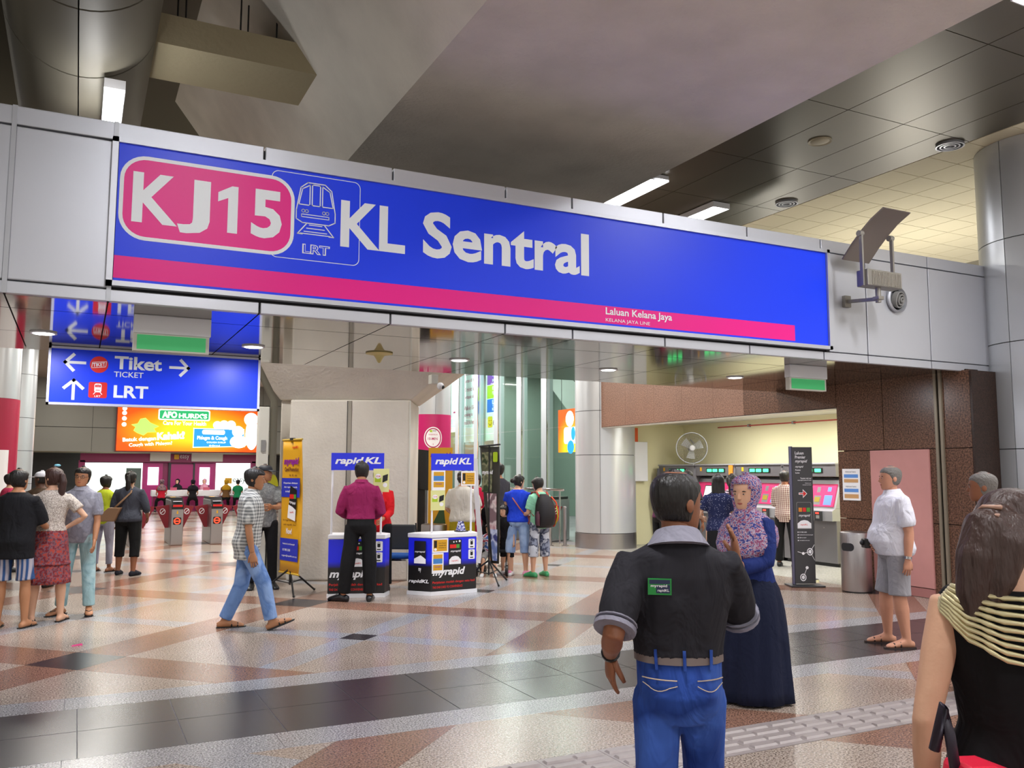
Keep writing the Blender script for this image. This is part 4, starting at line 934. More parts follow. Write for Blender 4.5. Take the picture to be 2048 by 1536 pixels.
# escalator side behind the glass
es = thing('escalator', 'slanting escalator side with pink panel behind the glass wall', 'escalator', (14.2, 24, 0))
obj('side_panel', MB().extr([(-5.5, .4), (.95, 5.35), (2.6, 5.35), (-4.5, 0), (-5.5, 0)], 'x', 0, 1.0), mat('escalator_grey', '97a09d', .4, .2), es)
obj('pink_band', MB().extr([(-2.4, 2.2), (-.2, 3.95), (-.2, 4.6), (-2.4, 2.85)], 'x', -.03, 0), mg2, es)
obj('white_edge', MB().extr([(-5.5, .95), (.45, 5.4), (.7, 5.4), (-5.2, .95)], 'x', -.05, 0), M['white'], es)
struct('wall_behind_glass', MB().box(10.9, 16.9, 30.0, 30.2, 0, 5.5), mat('green_grey', '74827a'))
t = thing('green_sign', 'small yellow illuminated sign seen through the glass', 'sign', (12.6, 21.0, 1.95)); obj('plate', MB().box(-.02, .02, -.11, .11, -.12, .12), mat('lit_lime', (.75, .8, .05), emit=1.), t); obj('hanger', MB().box(-.01, .01, -.01, .01, .12, 3.49), M['dark'], t)
# black stand beside pillar
t = thing('black_display', 'tall black display cabinet between the pillar and the pink column', 'display', (5.32, 14.35, 0), R(-26))
obj('body', MB().box(-.17, .17, -.25, .25, 0, 1.72), M['black'], t, bevel=.01)
obj('screen_head', MB().box(-.18, .12, -.30, -.22, 1.35, 2.03).xf(Matrix.Rotation(R(6), 4, 'Y')), mat('black_gloss', '0c0c10', .15), t, bevel=.01)
# roll banners --------------------------------------------------------------
def cloth_banner(t, A, B, w_top, w_bot, z0, z1, mt_front, curl, back=M['paper'], taper=0.):
    """hanging cloth with a curling edge; A->B is the width vector in local xy"""
    A = Vector(A); B = Vector(B); d = (B-A); ln = d.length; d = d/ln; n = Vector((d.y, -d.x))
    nx, nz = 14, 12; v = []; f = []; g = []
    for j in range(nz+1):
        tz = j/nz; z = z0+(z1-z0)*tz; am = curl*math.sin(PI*min(1, tz*1.02))
        for i in range(nx+1):
            s = taper*(1-tz)**1.3+(i/nx)*(1-taper*(1-tz)**1.3); off = am*(s**6); p = A+d*(s*ln-off*.6*s)+n*off*-1.
            v.append((p.x, p.y, z))
    for j in range(nz):
        for i in range(nx): f.append((j*(nx+1)+i, j*(nx+1)+i+1, (j+1)*(nx+1)+i+1, (j+1)*(nx+1)+i))
    mb = MB(); mb.v = v; mb.f = f; mb.m = [0]*len(f)
    o = obj('banner_cloth', mb, mt_front, t, smooth=True, fix=False)
    so = o.modifiers.new('thick', 'SOLIDIFY'); so.thickness = .004; so.offset = 0
    return o
def tripod(t, c, h, rl=.42, m=M['black']):
    obj('pole', MB().tube([(c[0], c[1], .12), (c[0], c[1], h)], .014, 8), m, t)
    for k in range(3):
        a = R(-95+120*k); x, y = math.cos(a), math.sin(a)
        obj('leg', MB().tube([(c[0], c[1], .34), (c[0]+x*rl, c[1]+y*rl, .015)], .013, 6), m, t)
        obj('stay', MB().tube([(c[0], c[1], .14), (c[0]+x*rl*.5, c[1]+y*rl*.5, .18)], .008, 5), m, t)
        obj('foot_tip', MB().ell((c[0]+x*rl, c[1]+y*rl, .018), (.018, .018, .018), 6, 4), m, t)
tb_ = thing('roll_banner', 'tall yellow and blue pull-up banner on a black tripod before the pillar', 'banner', (2.66, 12.0, 0))
A = (-.09, .30); B = (.05, -.22)
cloth_banner(tb_, A, B, .5, .5, .28, 2.08, mat('banner_yellow', 'dba11c', .5), .05)
dB = (Vector(B)-Vector(A)).normalized(); Fb = Face((A[0], A[1], 0), (dB.x, dB.y, 0)); Fb.n = Vector((dB.y, -dB.x, 0)); Fb.o = Fb.o+Fb.n*.006
BW = (Vector(B)-Vector(A)).length
pr('blue_block', lambda m: (Fb.rect(m, .0, BW*.97, 1.30, 1.56, .001), Fb.rect(m, .0, BW*.95, .44, .74, .001)), mat('banner_blue', '2733b8', .5), tb_)
pr('white_lettering', lambda m: (Fb.text(m, 'Dapatkan diskaun', .06, .46, 1.475, 1.505, .002, .01), Fb.text(m, 'dan rapid rewards', .08, .45, 1.42, 1.45, .002, .01), Fb.text(m, 'e-mail anda', .12, .36, 1.365, 1.395, .002, .01), Fb.text(m, 'Now!', .17, .33, .80, .88, .002, .03),
    Fb.text(m, 'facebook.com/myrapid', .08, .42, .65, .68, .002, .01), Fb.text(m, '03 7885 2585', .08, .30, .57, .60, .002, .01), Fb.text(m, 'suggest@rapidkl.com.my', .06, .49, .49, .52, .002, .01)), M['paper'], tb_)
pr('purple_lettering', lambda m: Fb.text(m, 'myrapid', .05, .48, 1.72, 1.84, .002, .05, .2), mat('purple_print', '8a1c8e', .5), tb_)
pr('dark_lettering', lambda m: (Fb.text(m, 'Card Promotion', .08, .48, 1.65, 1.71, .002, .03), Fb.text(m, 'is it as', .22, .44, 1.585, 1.615, .002, .01), Fb.text(m, 'for ringgit card myrapid', .07, .46, .97, 1.0, .002, .01), Fb.text(m, 'and rapidKL line', .09, .44, .91, .94, .002, .01)), mat('brown_ink', '5c2a10', .6), tb_)
pr('red_lettering', lambda m: Fb.text(m, 'rapidKL', .28, .46, 1.955, 2.0, .002, .02, .2), M['redp'], tb_)
pr('card_black', lambda m: Fb.poly(m, [(.22, .98+.12), (.43, 1.06), (.45, 1.40), (.26, 1.46)], .003), M['black'], tb_)
pr('card_white', lambda m: (Fb.poly(m, [(.20, 1.02), (.42, .98), (.43, 1.13), (.34, 1.17), (.22, 1.20)], .004), Fb.text(m, 'myrapid', .24, .42, 1.20, 1.25, .004, .02, .2, rot=-.15)), M['paper'], tb_)
pr('card_red', lambda m: (Fb.rect(m, .25, .31, 1.28, 1.34, .004), Fb.rect(m, .31, .37, 1.28, 1.34, .004), Fb.text(m, 'rapidKL', .26, .38, 1.08, 1.11, .005, .01, .2)), M['redp'], tb_)
pr('card_green', lambda m: Fb.rect(m, .37, .43, 1.28, 1.34, .004), mat('grn', '4f9a38'), tb_)
for z in (2.085, .275): obj('bar', MB().tube([(A[0]-.0, A[1]+.02, z), (B[0], B[1]-.02, z)], .014, 8), mat('bar_yellow', 'c9a63a', .4), tb_)
obj('clamp', MB().box(-.05, .01, .0, .08, 2.08, 2.11), M['black'], tb_)
tripod(tb_, (-.0, .06), 2.08)
db = thing('roll_banner', 'dark banner seen edge on with curling white back beside the right counter', 'banner', (5.57, 11.95, 0))
A2 = (-.06, .16); B2 = (.07, -.25)
cloth_banner(db, A2, B2, .5, .5, .30, 2.03, mat('banner_dark', '2c2b24', .5, var=.4, vscale=3), .05, taper=.62)
dD = (Vector(B2)-Vector(A2)).normalized(); Fd = Face((A2[0], A2[1], 0), (dD.x, dD.y, 0)); Fd.n = Vector((dD.y, -dD.x, 0)); Fd.o += Fd.n*.006
pr('green_print', lambda m: Fd.rect(m, .05, .28, 1.35, 1.95, .001), fabric('map_print', '5c6048', 'print', '8b8a6a', '37442c', 6., 0.), db)
pr('pink_print', lambda m: Fd.poly(m, [(.24, .8), (.38, .8), (.38, 1.33), (.17, 1.33)], .001), fabric('photo_print', 'b98a90', 'print', 'd8c9c6', '7c6468', 5., 0.), db)
pr('blue_print', lambda m: Fd.poly(m, [(.30, .34), (.40, .34), (.40, .8), (.24, .8)], .001), fabric('photo_print2', '6a7cae', 'print', 'c4cbe0', '3b3f74', 5., 0.), db)
pr('lettering', lambda m: Fd.text(m, 'myrapid', .06, .30, 1.60, 1.68, .002, .03, .2), M['paper'], db)
pr('logo', lambda m: Fd.rrect(m, .30, .40, 1.80, 1.95, .02, .002), M['lime'], db)
obj('back_strip', MB().rings([[(A2[0]-.10+.1*tt, A2[1]+.05, z), (A2[0]-.05+.1*tt, A2[1]-.02, z), (A2[0]-.045+.1*tt, A2[1]-.01, z), (A2[0]-.095+.1*tt, A2[1]+.06, z)] for tt, z in ((-.0, 1.85), (.2, 1.4), (.55, 1.0), (.95, .62), (.9, .5), (.6, .28))]), M['paper'], db)
obj('bar', MB().tube([(A2[0], A2[1]+.02, 2.04), (B2[0], B2[1]-.02, 2.06)], .014, 8), M['dark'], db)
tripod(db, (.0, -.05), 2.05)
yb = thing('roll_banner', 'yellow banner with dark green shape standing behind the right counter', 'banner', (5.38, 13.4, 0), R(-30))
obj('sheet', MB().box(-.2, .2, -.005, .005, .1, 2.05), mat('banner_yellow', 'dba11c'), yb)
Fy = Face((0, -.006, 0), (1, 0, 0))
pr('green_shape', lambda m: Fy.poly(m, [(-.15, .2), (-.02, .55), (-.12, .8), (.05, 1.15), (.10, .75), (.06, .5), (.17, .2), (.08, .2), (0, .42), (-.06, .2)], .001), mat('figure_green', '2f4d24', .5), yb)
pr('purple_lettering', lambda m: Fy.text(m, 'myrapid', -.17, .17, 1.87, 1.97, .001, .04, .2), mat('purple_print', '8a1c8e'), yb)
obj('stand', MB().box(-.2, .2, -.08, .08, 0, .1), M['dark'], yb)
# pop-up counters -----------------------------------------------------------
def grad():
    m = bpy.data.materials.new('counter_print'); m.use_nodes = True; nt = m.node_tree; N = nt.nodes; L = nt.links; b = N['Principled BSDF']; b.inputs['Roughness'].default_value = .35
    tc = N.new('ShaderNodeTexCoord'); s_ = N.new('ShaderNodeSeparateXYZ'); r = N.new('ShaderNodeValToRGB')
    L.new(tc.outputs['Object'], s_.inputs[0]); L.new(s_.outputs['Z'], r.inputs[0]); L.new(r.outputs[0], b.inputs['Base Color'])
    e = r.color_ramp.elements; e[0].position = .38; e[0].color = (*hx('141214'), 1); e[1].position = .47; e[1].color = (*hx('1c25e6'), 1)
    return m
CP = grad()
def counter(name, label, loc, rz, fw, d, left):
    t = thing(name, label, 'counter', loc, rz)
    foot = [(-fw/2, 0), (fw/2, 0), (fw/2+.06, .25), (fw/2-.05, d), (-fw/2+.0, d), (-fw/2-left, .3)]
    obj('body', MB().prism(foot, .05, .76), CP, t, bevel=.01)
    big = [(x*1.02, -.012 if y == 0 else y*1.02) for x, y in foot]
    obj('base', MB().prism(big, 0, .05), M['white'], t); obj('top', MB().prism(big, .76, .82), M['white'], t, bevel=.01)
    for x in (-fw/2+.03, fw/2-.06): obj('upright', MB().tube([(x, .06, .82), (x, .06, 1.67)], .014, 8), M['white'], t)
    obj('header_board', MB().box(-fw/2+.01, fw/2-.03, .04, .06, 1.67, 1.90), M['bluep'], t)
    F = Face((0, .038, 0), (1, 0, 0))
    pr('header_lettering', lambda m: (F.text(m, 'rapid', -fw/2+.06, .07, 1.725, 1.845, .001, .035, .25), F.text(m, 'KL', .075, fw/2-.07, 1.755, 1.845, .001, .035, .25)), M['paper'], t)
    G = Face((0, -.001, 0), (1, 0, 0))
    pr('lettering', lambda m: G.text(m, 'myrapid', -fw/2+.02, fw/2-.18, .23, .36, .001, .035, .25), M['paper'], t)
    pr('red_lettering', lambda m: (G.text(m, 'Perjalanan mudah dengan satu kad', -fw/2+.02, fw/2-.03, .145, .185, .001, .012), G.text(m, 'THE ONE CARD TO CONVENIENCE', -fw/2+.02, fw/2-.22, .09, .12, .001, .012)), M['redp'], t)
    def icons(m):
        for z in (.60, .455): G.rrect(m, fw/2-.13, fw/2-.03, z, z+.13, .012, .001)
        G.poly(m, [(-.08, .40), (.10, .40), (.10, .46), (.06, .50), (.01, .51), (-.04, .50), (-.08, .46)], .002)
        G.text(m, 'myrapid', -.06, .10, .555, .59, .002, .02, .25)
        for q in (-.02, .02, .07): G.disc(m, q+.01, .70+q*.1, .008+abs(q)*.1, .002)
    pr('card_black', lambda m: G.rrect(m, -.09, .11, .38, .73, .01, .0008), M['black'], t)
    pr('white_print', icons, M['paper'], t)
    pr('icon_print', lambda m: [(G.rrect(m, fw/2-.10, fw/2-.06, z+.05, z+.10, .01, .002), G.rect(m, fw/2-.105, fw/2-.055, z+.015, z+.03, .002), G.line(m, [(fw/2-.1, z+.105), (fw/2-.08, z+.12), (fw/2-.06, z+.105)], .006, .002)) for z in (.60, .455)], M['black'], t)
    for a, mm in ((-.07, 'red_print'), (-.02, 'red_print'), (.03, 'grn')): pr('card_square', lambda m, a=a: G.rect(m, a, a+.048, .615, .665, .002), mat(mm, '4f9a38'), t)
    pr('card_lettering', lambda m: G.text(m, 'rapidKL', -.045, .065, .43, .455, .003, .01, .25), M['redp'], t)
    return t, G
k1, G1 = counter('promotion_counter', 'blue and black pop-up counter behind the man in the purple shirt', (3.365, 11.32, 0), R(-19), .74, .42, -.02)
k2, G2 = counter('promotion_counter', 'blue and black pop-up counter with yellow notices on its front', (4.665, 11.08, 0), R(6), .70, .42, .20)
L2 = Face((-.35, 0, 0), (.55, -.83, 0))
ld = Vector((.2, -.3)).normalized(); LS = Face((-.55, .3, 0), (ld.x, ld.y, 0)); LS.o += Vector((-.012, -.012, 0))
pr('side_card', lambda m: LS.rrect(m, .10, .28, .42, .72, .01, .001), M['black'], k2)
pr('side_lettering', lambda m: (LS.text(m, 'rapidKL', .02, .33, .15, .21, .001, .03, .25), LS.text(m, 'myrapid', .11, .27, .56, .59, .002, .02, .25), LS.poly(m, [(.10, .42), (.28, .42), (.28, .48), (.2, .53), (.10, .48)], .002), LS.text(m, 'my', .17, .21, .3, .36, .001, .01)), M['paper'], k2)
def leaflet(par, F, a0, a1, b0, b1, colr, name, label):
    t = thing(name, label, 'notice', par.matrix_basis @ F.P((a0+a1)/2, (b0+b1)/2, .006), par.rotation_euler.z)
    w_, h_ = (a1-a0)/2, (b1-b0)/2; f = Face((0, 0, 0), (1, 0, 0))
    obj('sheet', MB().box(-w_, w_, -.002, .0015, -h_, h_), M['paper'] if colr != 'pale' else mat('pale_yellow', 'dcdc96', .5), t)
    f.o = Vector((0, -.0025, 0))
    if colr == 'gold':
        pr('gold_print', lambda m: f.rect(m, -w_*.85, w_*.85, -h_*.8, h_*.8, .0005), mat('gold', 'd09a16', .5), t)
        pr('dark_print', lambda m: (f.rect(m, -w_*.78, -w_*.42, -h_*.3, h_*.7, .001), [f.text(m, s_, -w_*.2, w_*.7, z*h_, z*h_+h_*.2, .001, .01) for s_, z in (('Kad Rapid', .2), ('Tambah nilai', -.1), ('di kaunter ini', -.4))]), M['black'], t)
        pr('white_print', lambda m: f.disc(m, -w_*.6, -h_*.55, w_*.18, .001, 16, h_*.18), M['paper'], t)
    elif colr == 'photo':
        pr('gold_print', lambda m: (f.rect(m, -w_*.8, w_*.8, h_*.45, h_*.85, .0005), f.rect(m, -w_*.8, w_*.8, -h_*.7, -h_*.15, .0005)), mat('gold', 'd09a16', .5), t)
        pr('blue_print', lambda m: f.rect(m, -w_*.8, w_*.8, -.05*h_, h_*.45, .0005), mat('leaf_blue', '3f7fc4', .5), t)
        pr('purple_print', lambda m: f.text(m, 'myrapid', -w_*.5, w_*.5, -h_*.45, -h_*.28, .001, .02, .2), mat('purple_print', '8a1c8e'), t)
    else:
        pr('lime_print', lambda m: f.rect(m, -w_*.8, -.05*w_, -.15*h_, h_*.2, .0005), M['lime'], t)
        pr('dark_print', lambda m: f.poly(m, [(.15*w_, -.2*h_), (.8*w_, 0), (.85*w_, .55*h_), (.2*w_, .4*h_)], .0006), M['black'], t)
        pr('white_print', lambda m: (f.disc(m, -.4*w_, .35*h_, .35*w_, .001, 18, .22*h_), f.disc(m, .5*w_, -.4*h_, .28*w_, .001, 18, .2*h_)), M['paper'], t)
        pr('red_print', lambda m: f.text(m, 'GET RM2', -.65*w_, -.1*w_, .28*h_, .42*h_, .0015, .01), M['redp'], t)
    return t
leaflet(k2, G2, -.345, -.10, .565, .755, 'gold', 'taped_notice', 'gold notice taped across the front of the right counter')
leaflet(k2, G2, -.345, -.17, .29, .56, 'photo', 'taped_notice', 'blue and gold notice taped low on the right counter')
Gh = Face((0, .03, 0), (1, 0, 0))
leaflet(k2, Gh, -.34, -.14, 1.40, 1.67, 'photo', 'hanging_notice', 'blue and gold notice under the right header board')
leaflet(k2, Gh, -.36, -.14, 1.13, 1.40, 'pale', 'hanging_notice', 'pale yellow notice hanging lowest on the right counter\'s left upright')
leaflet(k2, Gh, .11, .34, 1.46, 1.66, 'gold', 'hanging_notice', 'gold notice under the right end of the right header board')
leaflet(k1, Gh, .20, .41, 1.38, 1.69, 'pale', 'hanging_notice', 'pale yellow notice beside the purple shirt man\'s head')
t = thing('leaflet_holder', 'small folded leaflet holder standing on the right counter', 'holder', (4.83, 11.25, .836), R(20))
obj('card', MB().extr([(-.05, 0), (.05, 0), (.0, .13)], 'x', -.05, .05), fabric('leaf_print', '5a5c9c', 'print', 'd8d8e8', '2e2f66', 22., 0.), t)
obj('tray', MB().box(-.07, .09, -.06, .06, -.012, .0), M['dark'], t)
# chair
ch = thing('stacking_chair', 'blue seated stacking chair with chrome legs behind the left counter', 'chair', (4.18, 12.0, 0), R(150))
obj('seat', MB().box(-.21, .21, -.2, .22, .43, .48), mat('chair_blue', '1d5aa8', .8), ch, bevel=.02)
obj('backrest', MB().box(-.2, .2, -.27, -.23, .52, .88), mat('mesh_black', '2c3033', .7), ch, bevel=.03)
for s in (-1, 1):
    obj('back_frame', MB().tube([(s*.21, -.2, .42), (s*.22, -.27, .62), (s*.2, -.29, .9)], .012, 6), M['black'], ch)
    obj('leg', MB().tube([(s*.2, .2, .43), (s*.22, .26, 0)], .012, 6), M['chrome'], ch); obj('leg', MB().tube([(s*.2, -.18, .43), (s*.22, -.26, 0)], .012, 6), M['chrome'], ch)
obj('seat_frame', MB().box(-.215, .215, -.21, .22, .40, .43), M['chrome'], ch)
t = tag(obj('paper_scrap', MB().rings([[(0, 0, .001), (.10, .02, .002), (.09, .05, .001)], [(.01, .01, .012), (.09, .025, .02), (.08, .045, .01)]]), mat('scrap_pink', 'e23c86', .5)), 'crumpled pink scrap lying on the floor at the left', 'litter'); t.location = (.03, 9.35, 0)
# ---------------------------------------------------------------- people
SKINS = dict(tan=mat('skin_tan', 'b07a56', .55, bump=.1, bscale=30), fair=mat('skin_fair', 'd0a184', .55, bump=.1, bscale=30), brown=mat('skin_brown', '8a563a', .55, bump=.1, bscale=30), pink=mat('skin_pink', 'c98f74', .55, bump=.1, bscale=30), dark=mat('skin_dark', '5a3a2a', .55))
hair_b = mat('hair_black', '14100f', .45, bump=.6, bscale=60, bstretch=(1, 1, .15)); hair_br = mat('hair_brown', '3c2520', .45, bump=.6, bscale=60, bstretch=(1, 1, .15)); hair_g = mat('hair_grey', '6e6a66', .6, bump=.6, bscale=60)
eye_w = mat('eye_white', 'bdb2a8', .4); eye_d = mat('eye_dark', '1a1210', .2); lipm = mat('lip', '9c4c44', .5)
BAKE = []          # (object, voxel) meshes to be fused into one surface in a single pass
def fuse(o, vox, it=5):
    r = o.modifiers.new('fuse', 'REMESH'); r.mode = 'VOXEL'; r.voxel_size = vox; r.use_smooth_shade = True
    s = o.modifiers.new('soften', 'SMOOTH'); s.factor = .5; s.iterations = it
    BAKE.append(o)
def bake():
    dg = bpy.context.evaluated_depsgraph_get()
    done = []
    for o in BAKE:
        me = bpy.data.meshes.new_from_object(o.evaluated_get(dg)); me.name = o.name
        for p in me.polygons: p.use_smooth = True
        done.append((o, me))
    for o, me in done:
        o.modifiers.clear()
        old = o.data
        if 'extra' in EX.get(o.name, {}):
            bm = bmesh.new(); bm.from_mesh(me); bm.from_mesh(EX[o.name]['extra']); bm.to_mesh(me); bm.free()
            for p in me.polygons: p.use_smooth = True
        if not me.materials:
            for q in old.materials: me.materials.append(q)
        o.data = me; bpy.data.meshes.remove(old)
    BAKE.clear()
EX = {}
HEAD = [(0, .10, .10, .24), (.03, .18, .17, .19), (.10, .25, .27, .12), (.22, .30, .36, .05), (.36, .325, .41, .01), (.50, .345, .43, -.01), (.62, .355, .44, -.02), (.74, .35, .43, -.03), (.84, .315, .385, -.035), (.92, .245, .30, -.035), (.97, .16, .20, -.035), (1., .06, .08, -.035)]
def headlerp(t):
    for a, b in zip(HEAD[:-1], HEAD[1:]):
        if a[0] <= t <= b[0]:
            k = (t-a[0])/(b[0]-a[0]); return [a[i]+(b[i]-a[i])*k for i in (1, 2, 3)]
    return HEAD[-1][1:] if t > 1 else HEAD[0][1:]
def dirv(side, fwd, out):
    f, o = R(fwd), R(out); return Vector((side*math.sin(o), math.cos(o)*math.sin(f), -math.cos(o)*math.cos(f)))
def ell_ring(c, u, v, ru, rv, n=14): return [tuple(Vector(c)+u*(ru*math.cos(a))+v*(rv*math.sin(a))) for a in [2*PI*i/n for i in range(n)]]
def foot_shape(mb, ank, fd, L, wd, lift=0., grow=0., top=1.):
    """foot from heel to toe along fd, sole down"""
    fd = Vector(fd).normalized(); sd = Vector((fd.y, -fd.x, 0)).normalized() if abs(fd.z) < .99 else Vector((1, 0, 0)); up = sd.cross(fd)
    heel = Vector(ank)-up*(.075*L/.25)-fd*.055
    prof = [(-.02, .020, .028, .030), (.02, .034, .036, .036), (.08, .040, .050, .048), (.14, .046, .036, .034), (.20, .048, .026, .024), (.235, .040, .020, .018), (.255, .020, .012, .012)]
    k = L/.25; rg = []
    for t, ru, rv, zc in prof:
        rg.append(ell_ring(heel+fd*(t*k)+up*(zc*k*top), sd, up, (ru+grow)*wd, (rv+grow)*k*top, 10))
    mb.rings(rg); return heel, fd, sd, up, k
def hand(mb, wr, d, n, side, hs, curl=25, spread=1., fn=6, thumb=35):
    """palm and five separate fingers; d along the hand, n out of the palm"""
    d = Vector(d).normalized(); n = (Vector(n)-d*Vector(n).dot(d)).normalized(); w_ = d.cross(n)*side
    P = lambda a, b, c: Vector(wr)+(d*a+w_*b+n*c)*hs
    mb.rings([ell_ring(P(a, b, 0), w_, n, r*hs, t*hs, 10) for a, b, r, t in ((-.02, 0, .024, .019), (.015, 0, .031, .018), (.05, .0, .039, .016), (.08, .0, .041, .014), (.095, .0, .036, .011))])
    for i, (b, ln) in enumerate(((.028, .068), (.010, .077), (-.010, .072), (-.028, .056))):
        p = P(.078, b, 0); c = R(curl*(.6+.1*i)); pts = [p]; dd = d+w_*(b*2.2*spread); dd.normalize()
        for k, fr in enumerate((.45, .32, .23)):
            ang = c*(k+1)*.8; pts.append(pts[-1]+(dd*math.cos(ang)+n*math.sin(ang))*ln*fr*hs)
        mb.tube(pts, [.0095*hs, .0088*hs, .008*hs, .0062*hs], fn)
    a = R(thumb); t0 = P(.012, .022, .004); dt = (d*math.cos(a)+w_*math.sin(a)+n*.25).normalized(); dt2 = (d*math.cos(a*.5)+w_*math.sin(a*.5)+n*.45).normalized()
    mb.tube([t0, t0+dt*.036*hs, t0+dt*.036*hs+dt2*.03*hs, t0+dt*.036*hs+dt2*.055*hs], [.013*hs, .0115*hs, .010*hs, .007*hs], fn)
F0 = Vector((math.cos(R(63.44)), math.sin(R(63.44)), 0))
def person(label, x, y, H=1.7, face=0, skin='tan', build=1., female=False, belly=0., lean=0., hyaw=0., hpitch=0., hroll=0., arms=None, legs=None, shirt=None, sleeve=.55, hem=.0, lower=None, lowlen=1.95, lowr=1., skirt=None, shoes='shoe', shoem=None, hair='short', hairm=None, group=None, vox=None, hands=None, collar=None, neckhem=.323, loose=1., extras=None, headk=1., twist=0., nofeet=False, neckdrop=0., hipk=1.):
    d_ = (math.hypot(x, y)); vox = vox or (.011 if d_ < 13 else .014)
    t = thing('person', label, 'person', (x, y, 0), R(63.44-face)-PI/2, group)
    S_ = H; b = build; sk = SKINS[skin]
    arms = arms or {}; legs = legs or {}
    aR = arms.get('R', ((3, 9), (12, 4))); aL = arms.get('L', ((3, 9), (12, 4)))
    lR = legs.get('R', ((1, 4), (-1, 2), 12, 0)); lL = legs.get('L', ((1, 4), (-1, 2), 12, 0))
    hip = .062*S_*(1.05 if female else 1)*hipk
    J = {}; low = 0
    for s, l, nm in ((1, lR, 'R'), (-1, lL, 'L')):
        h = Vector((s*hip*.9, 0, -.01*S_)); k = h+dirv(s, *l[0])*.245*S_; a = k+dirv(s, *l[1])*.235*S_
        J[nm] = (h, k, a, l[2], l[3])
    ah = .045*S_
    def foot_low(a, pitch): return a.z-ah-max(0, math.sin(R(-pitch)))*.16-max(0, math.sin(R(pitch)))*.0
    zp = -min(foot_low(J[q][2], J[q][4]) for q in 'RL')
    O = Vector((0, 0, zp))
    Rl = Matrix.Rotation(R(-lean), 3, 'X') @ Matrix.Rotation(R(-twist), 3, 'Z')
    def T(v): return Rl @ Vector(v) + O
    g = .94 if female else 1.
    tors = [(-.05, .062, .055, 0), (-.02, .094, .066, -.004), (.01, .100 if female else .095, .072, -.008), (.05, .094 if not female else .092, .066, -.003), (.10, .084 if not female else .072, .058, .002), (.15, .089 if not female else .078, .061, .004), (.20, .099*g, .066+(.008 if female else 0), .004+(.008 if female else 0)), (.25, .106*g, .062, .000), (.28, .101*g, .053, -.004), (.295, .088*g, .048, -.006), (.312, .062*g, .042, -.006), (.33, .038, .035, -.004)]
    def tring(z, rx, ry, cy, gr=0., gy=None, n=18):
        rx *= 1-(1-hipk)*max(0, min(1, (.12-z)/.08)); bb = belly*math.exp(-((z-.07)/.07)**2); k = b if z < .3 else 1+(b-1)*.4
        return [tuple(T((S_*(rx*k)*math.cos(a)+gr*math.cos(a), S_*(cy+ry*k*math.sin(a)+(bb*max(0, math.sin(a)+.25)))+(gy if gy is not None else gr)*math.sin(a), S_*z))) for a in [2*PI*i/n for i in range(n)]]
    def tlerp(z):
        for p, q in zip(tors[:-1], tors[1:]):
            if p[0] <= z <= q[0]:
                k = (z-p[0])/(q[0]-p[0]); return [p[i]+(q[i]-p[i])*k for i in (1, 2, 3)]
        return tors[0][1:] if z < tors[0][0] else tors[-1][1:]
    body = MB(); body.rings([tring(*q) for q in tors])
    nb_ = T((0, -.004*S_, .30*S_)); 
    hs = .135*S_*headk if H > 1.3 else .16*S_
    hc = T((0, .008*S_, .352*S_-neckdrop))     # chin-neck joint
    body.tube([nb_, (nb_+hc)/2, hc+Vector((0, 0, .03))], [.040*S_, .032*S_*(.9 if female else 1.02), .032*S_*(.9 if female else 1.02)], 12)
    # arms
    sj = {}
    for s, a, nm in ((1, aR, 'R'), (-1, aL, 'L')):
        sh_ = T((s*.099*g*b*S_, -.004*S_, .270*S_)); e = sh_+(Rl @ dirv(s, *a[0]))*.172*S_; w_ = e+(Rl @ dirv(s, *a[1]))*.148*S_
        sj[nm] = (sh_, e, w_)
        ab = 1+(b-1)*.8; q = S_*ab*(.88 if female else 1)
        body.tube([sh_-Vector((s*.02, 0, .004)), sh_, sh_+(e-sh_)*.4, e, e+(w_-e)*.3, w_], [.022*q, .029*q, .028*q, .022*q, .023*q, .0155*q], 10)
    for nm, s in (('R', 1), ('L', -1)):
        h, k, a, yaw, pitch = J[nm]; h, k, a = h+O, k+O, a+O; q = S_*(1+(b-1)*.7)*hipk
        body.tube([h+Vector((0, 0, .03)), h, h+(k-h)*.5, k, k+(a-k)*.3, k+(a-k)*.7, a, a-Vector((0, 0, .02))], [.05*q, .052*q, .043*q, .031*q, .034*q, .025*q, .020*q, .021*q], 12)
        fd = Vector((s*math.sin(R(yaw)), math.cos(R(yaw)), 0)); fd = (fd*math.cos(R(pitch))+Vector((0, 0, math.sin(R(pitch))))).normalized()
        J[nm] = (h, k, a, fd)
        if not nofeet: foot_shape(body, a, fd, .148*S_, 1.*S_/1.7)
    o = obj('body', body, sk, t, smooth=True); fuse(o, vox)
    # head, hands added to the same mesh after fusing
    ex = MB()
    HM = Matrix.Translation(hc+Vector((0, 0, -.12*hs))) @ (Rl.to_4x4() if abs(lean) < 3 else Matrix.Rotation(R(-lean*.4), 4, 'X')) @ Matrix.Rotation(R(-hyaw), 4, 'Z') @ Matrix.Rotation(R(hpitch), 4, 'X') @ Matrix.Rotation(R(hroll), 4, 'Y')
    def hp(X, Y, Z): return HM @ Vector((X*hs, Y*hs, Z*hs))
    n = 20
    rg = []
    for (tt, rx, ry, cy) in HEAD:
        r_ = []
        for i in range(n):
            a = 2*PI*i/n; X = rx*math.cos(a); Y = cy+ry*math.sin(a)
            if math.sin(a) > .6 and .44 < tt < .56: Y -= .03*abs(math.cos(a))*3*(math.sin(a)-.6)      # eye sockets
            if math.sin(a) < -.3 and tt < .3: Y += .12*(.3-tt)
            r_.append(tuple(hp(X*.98, Y, tt)))
        rg.append(r_)
    ex.rings(rg)
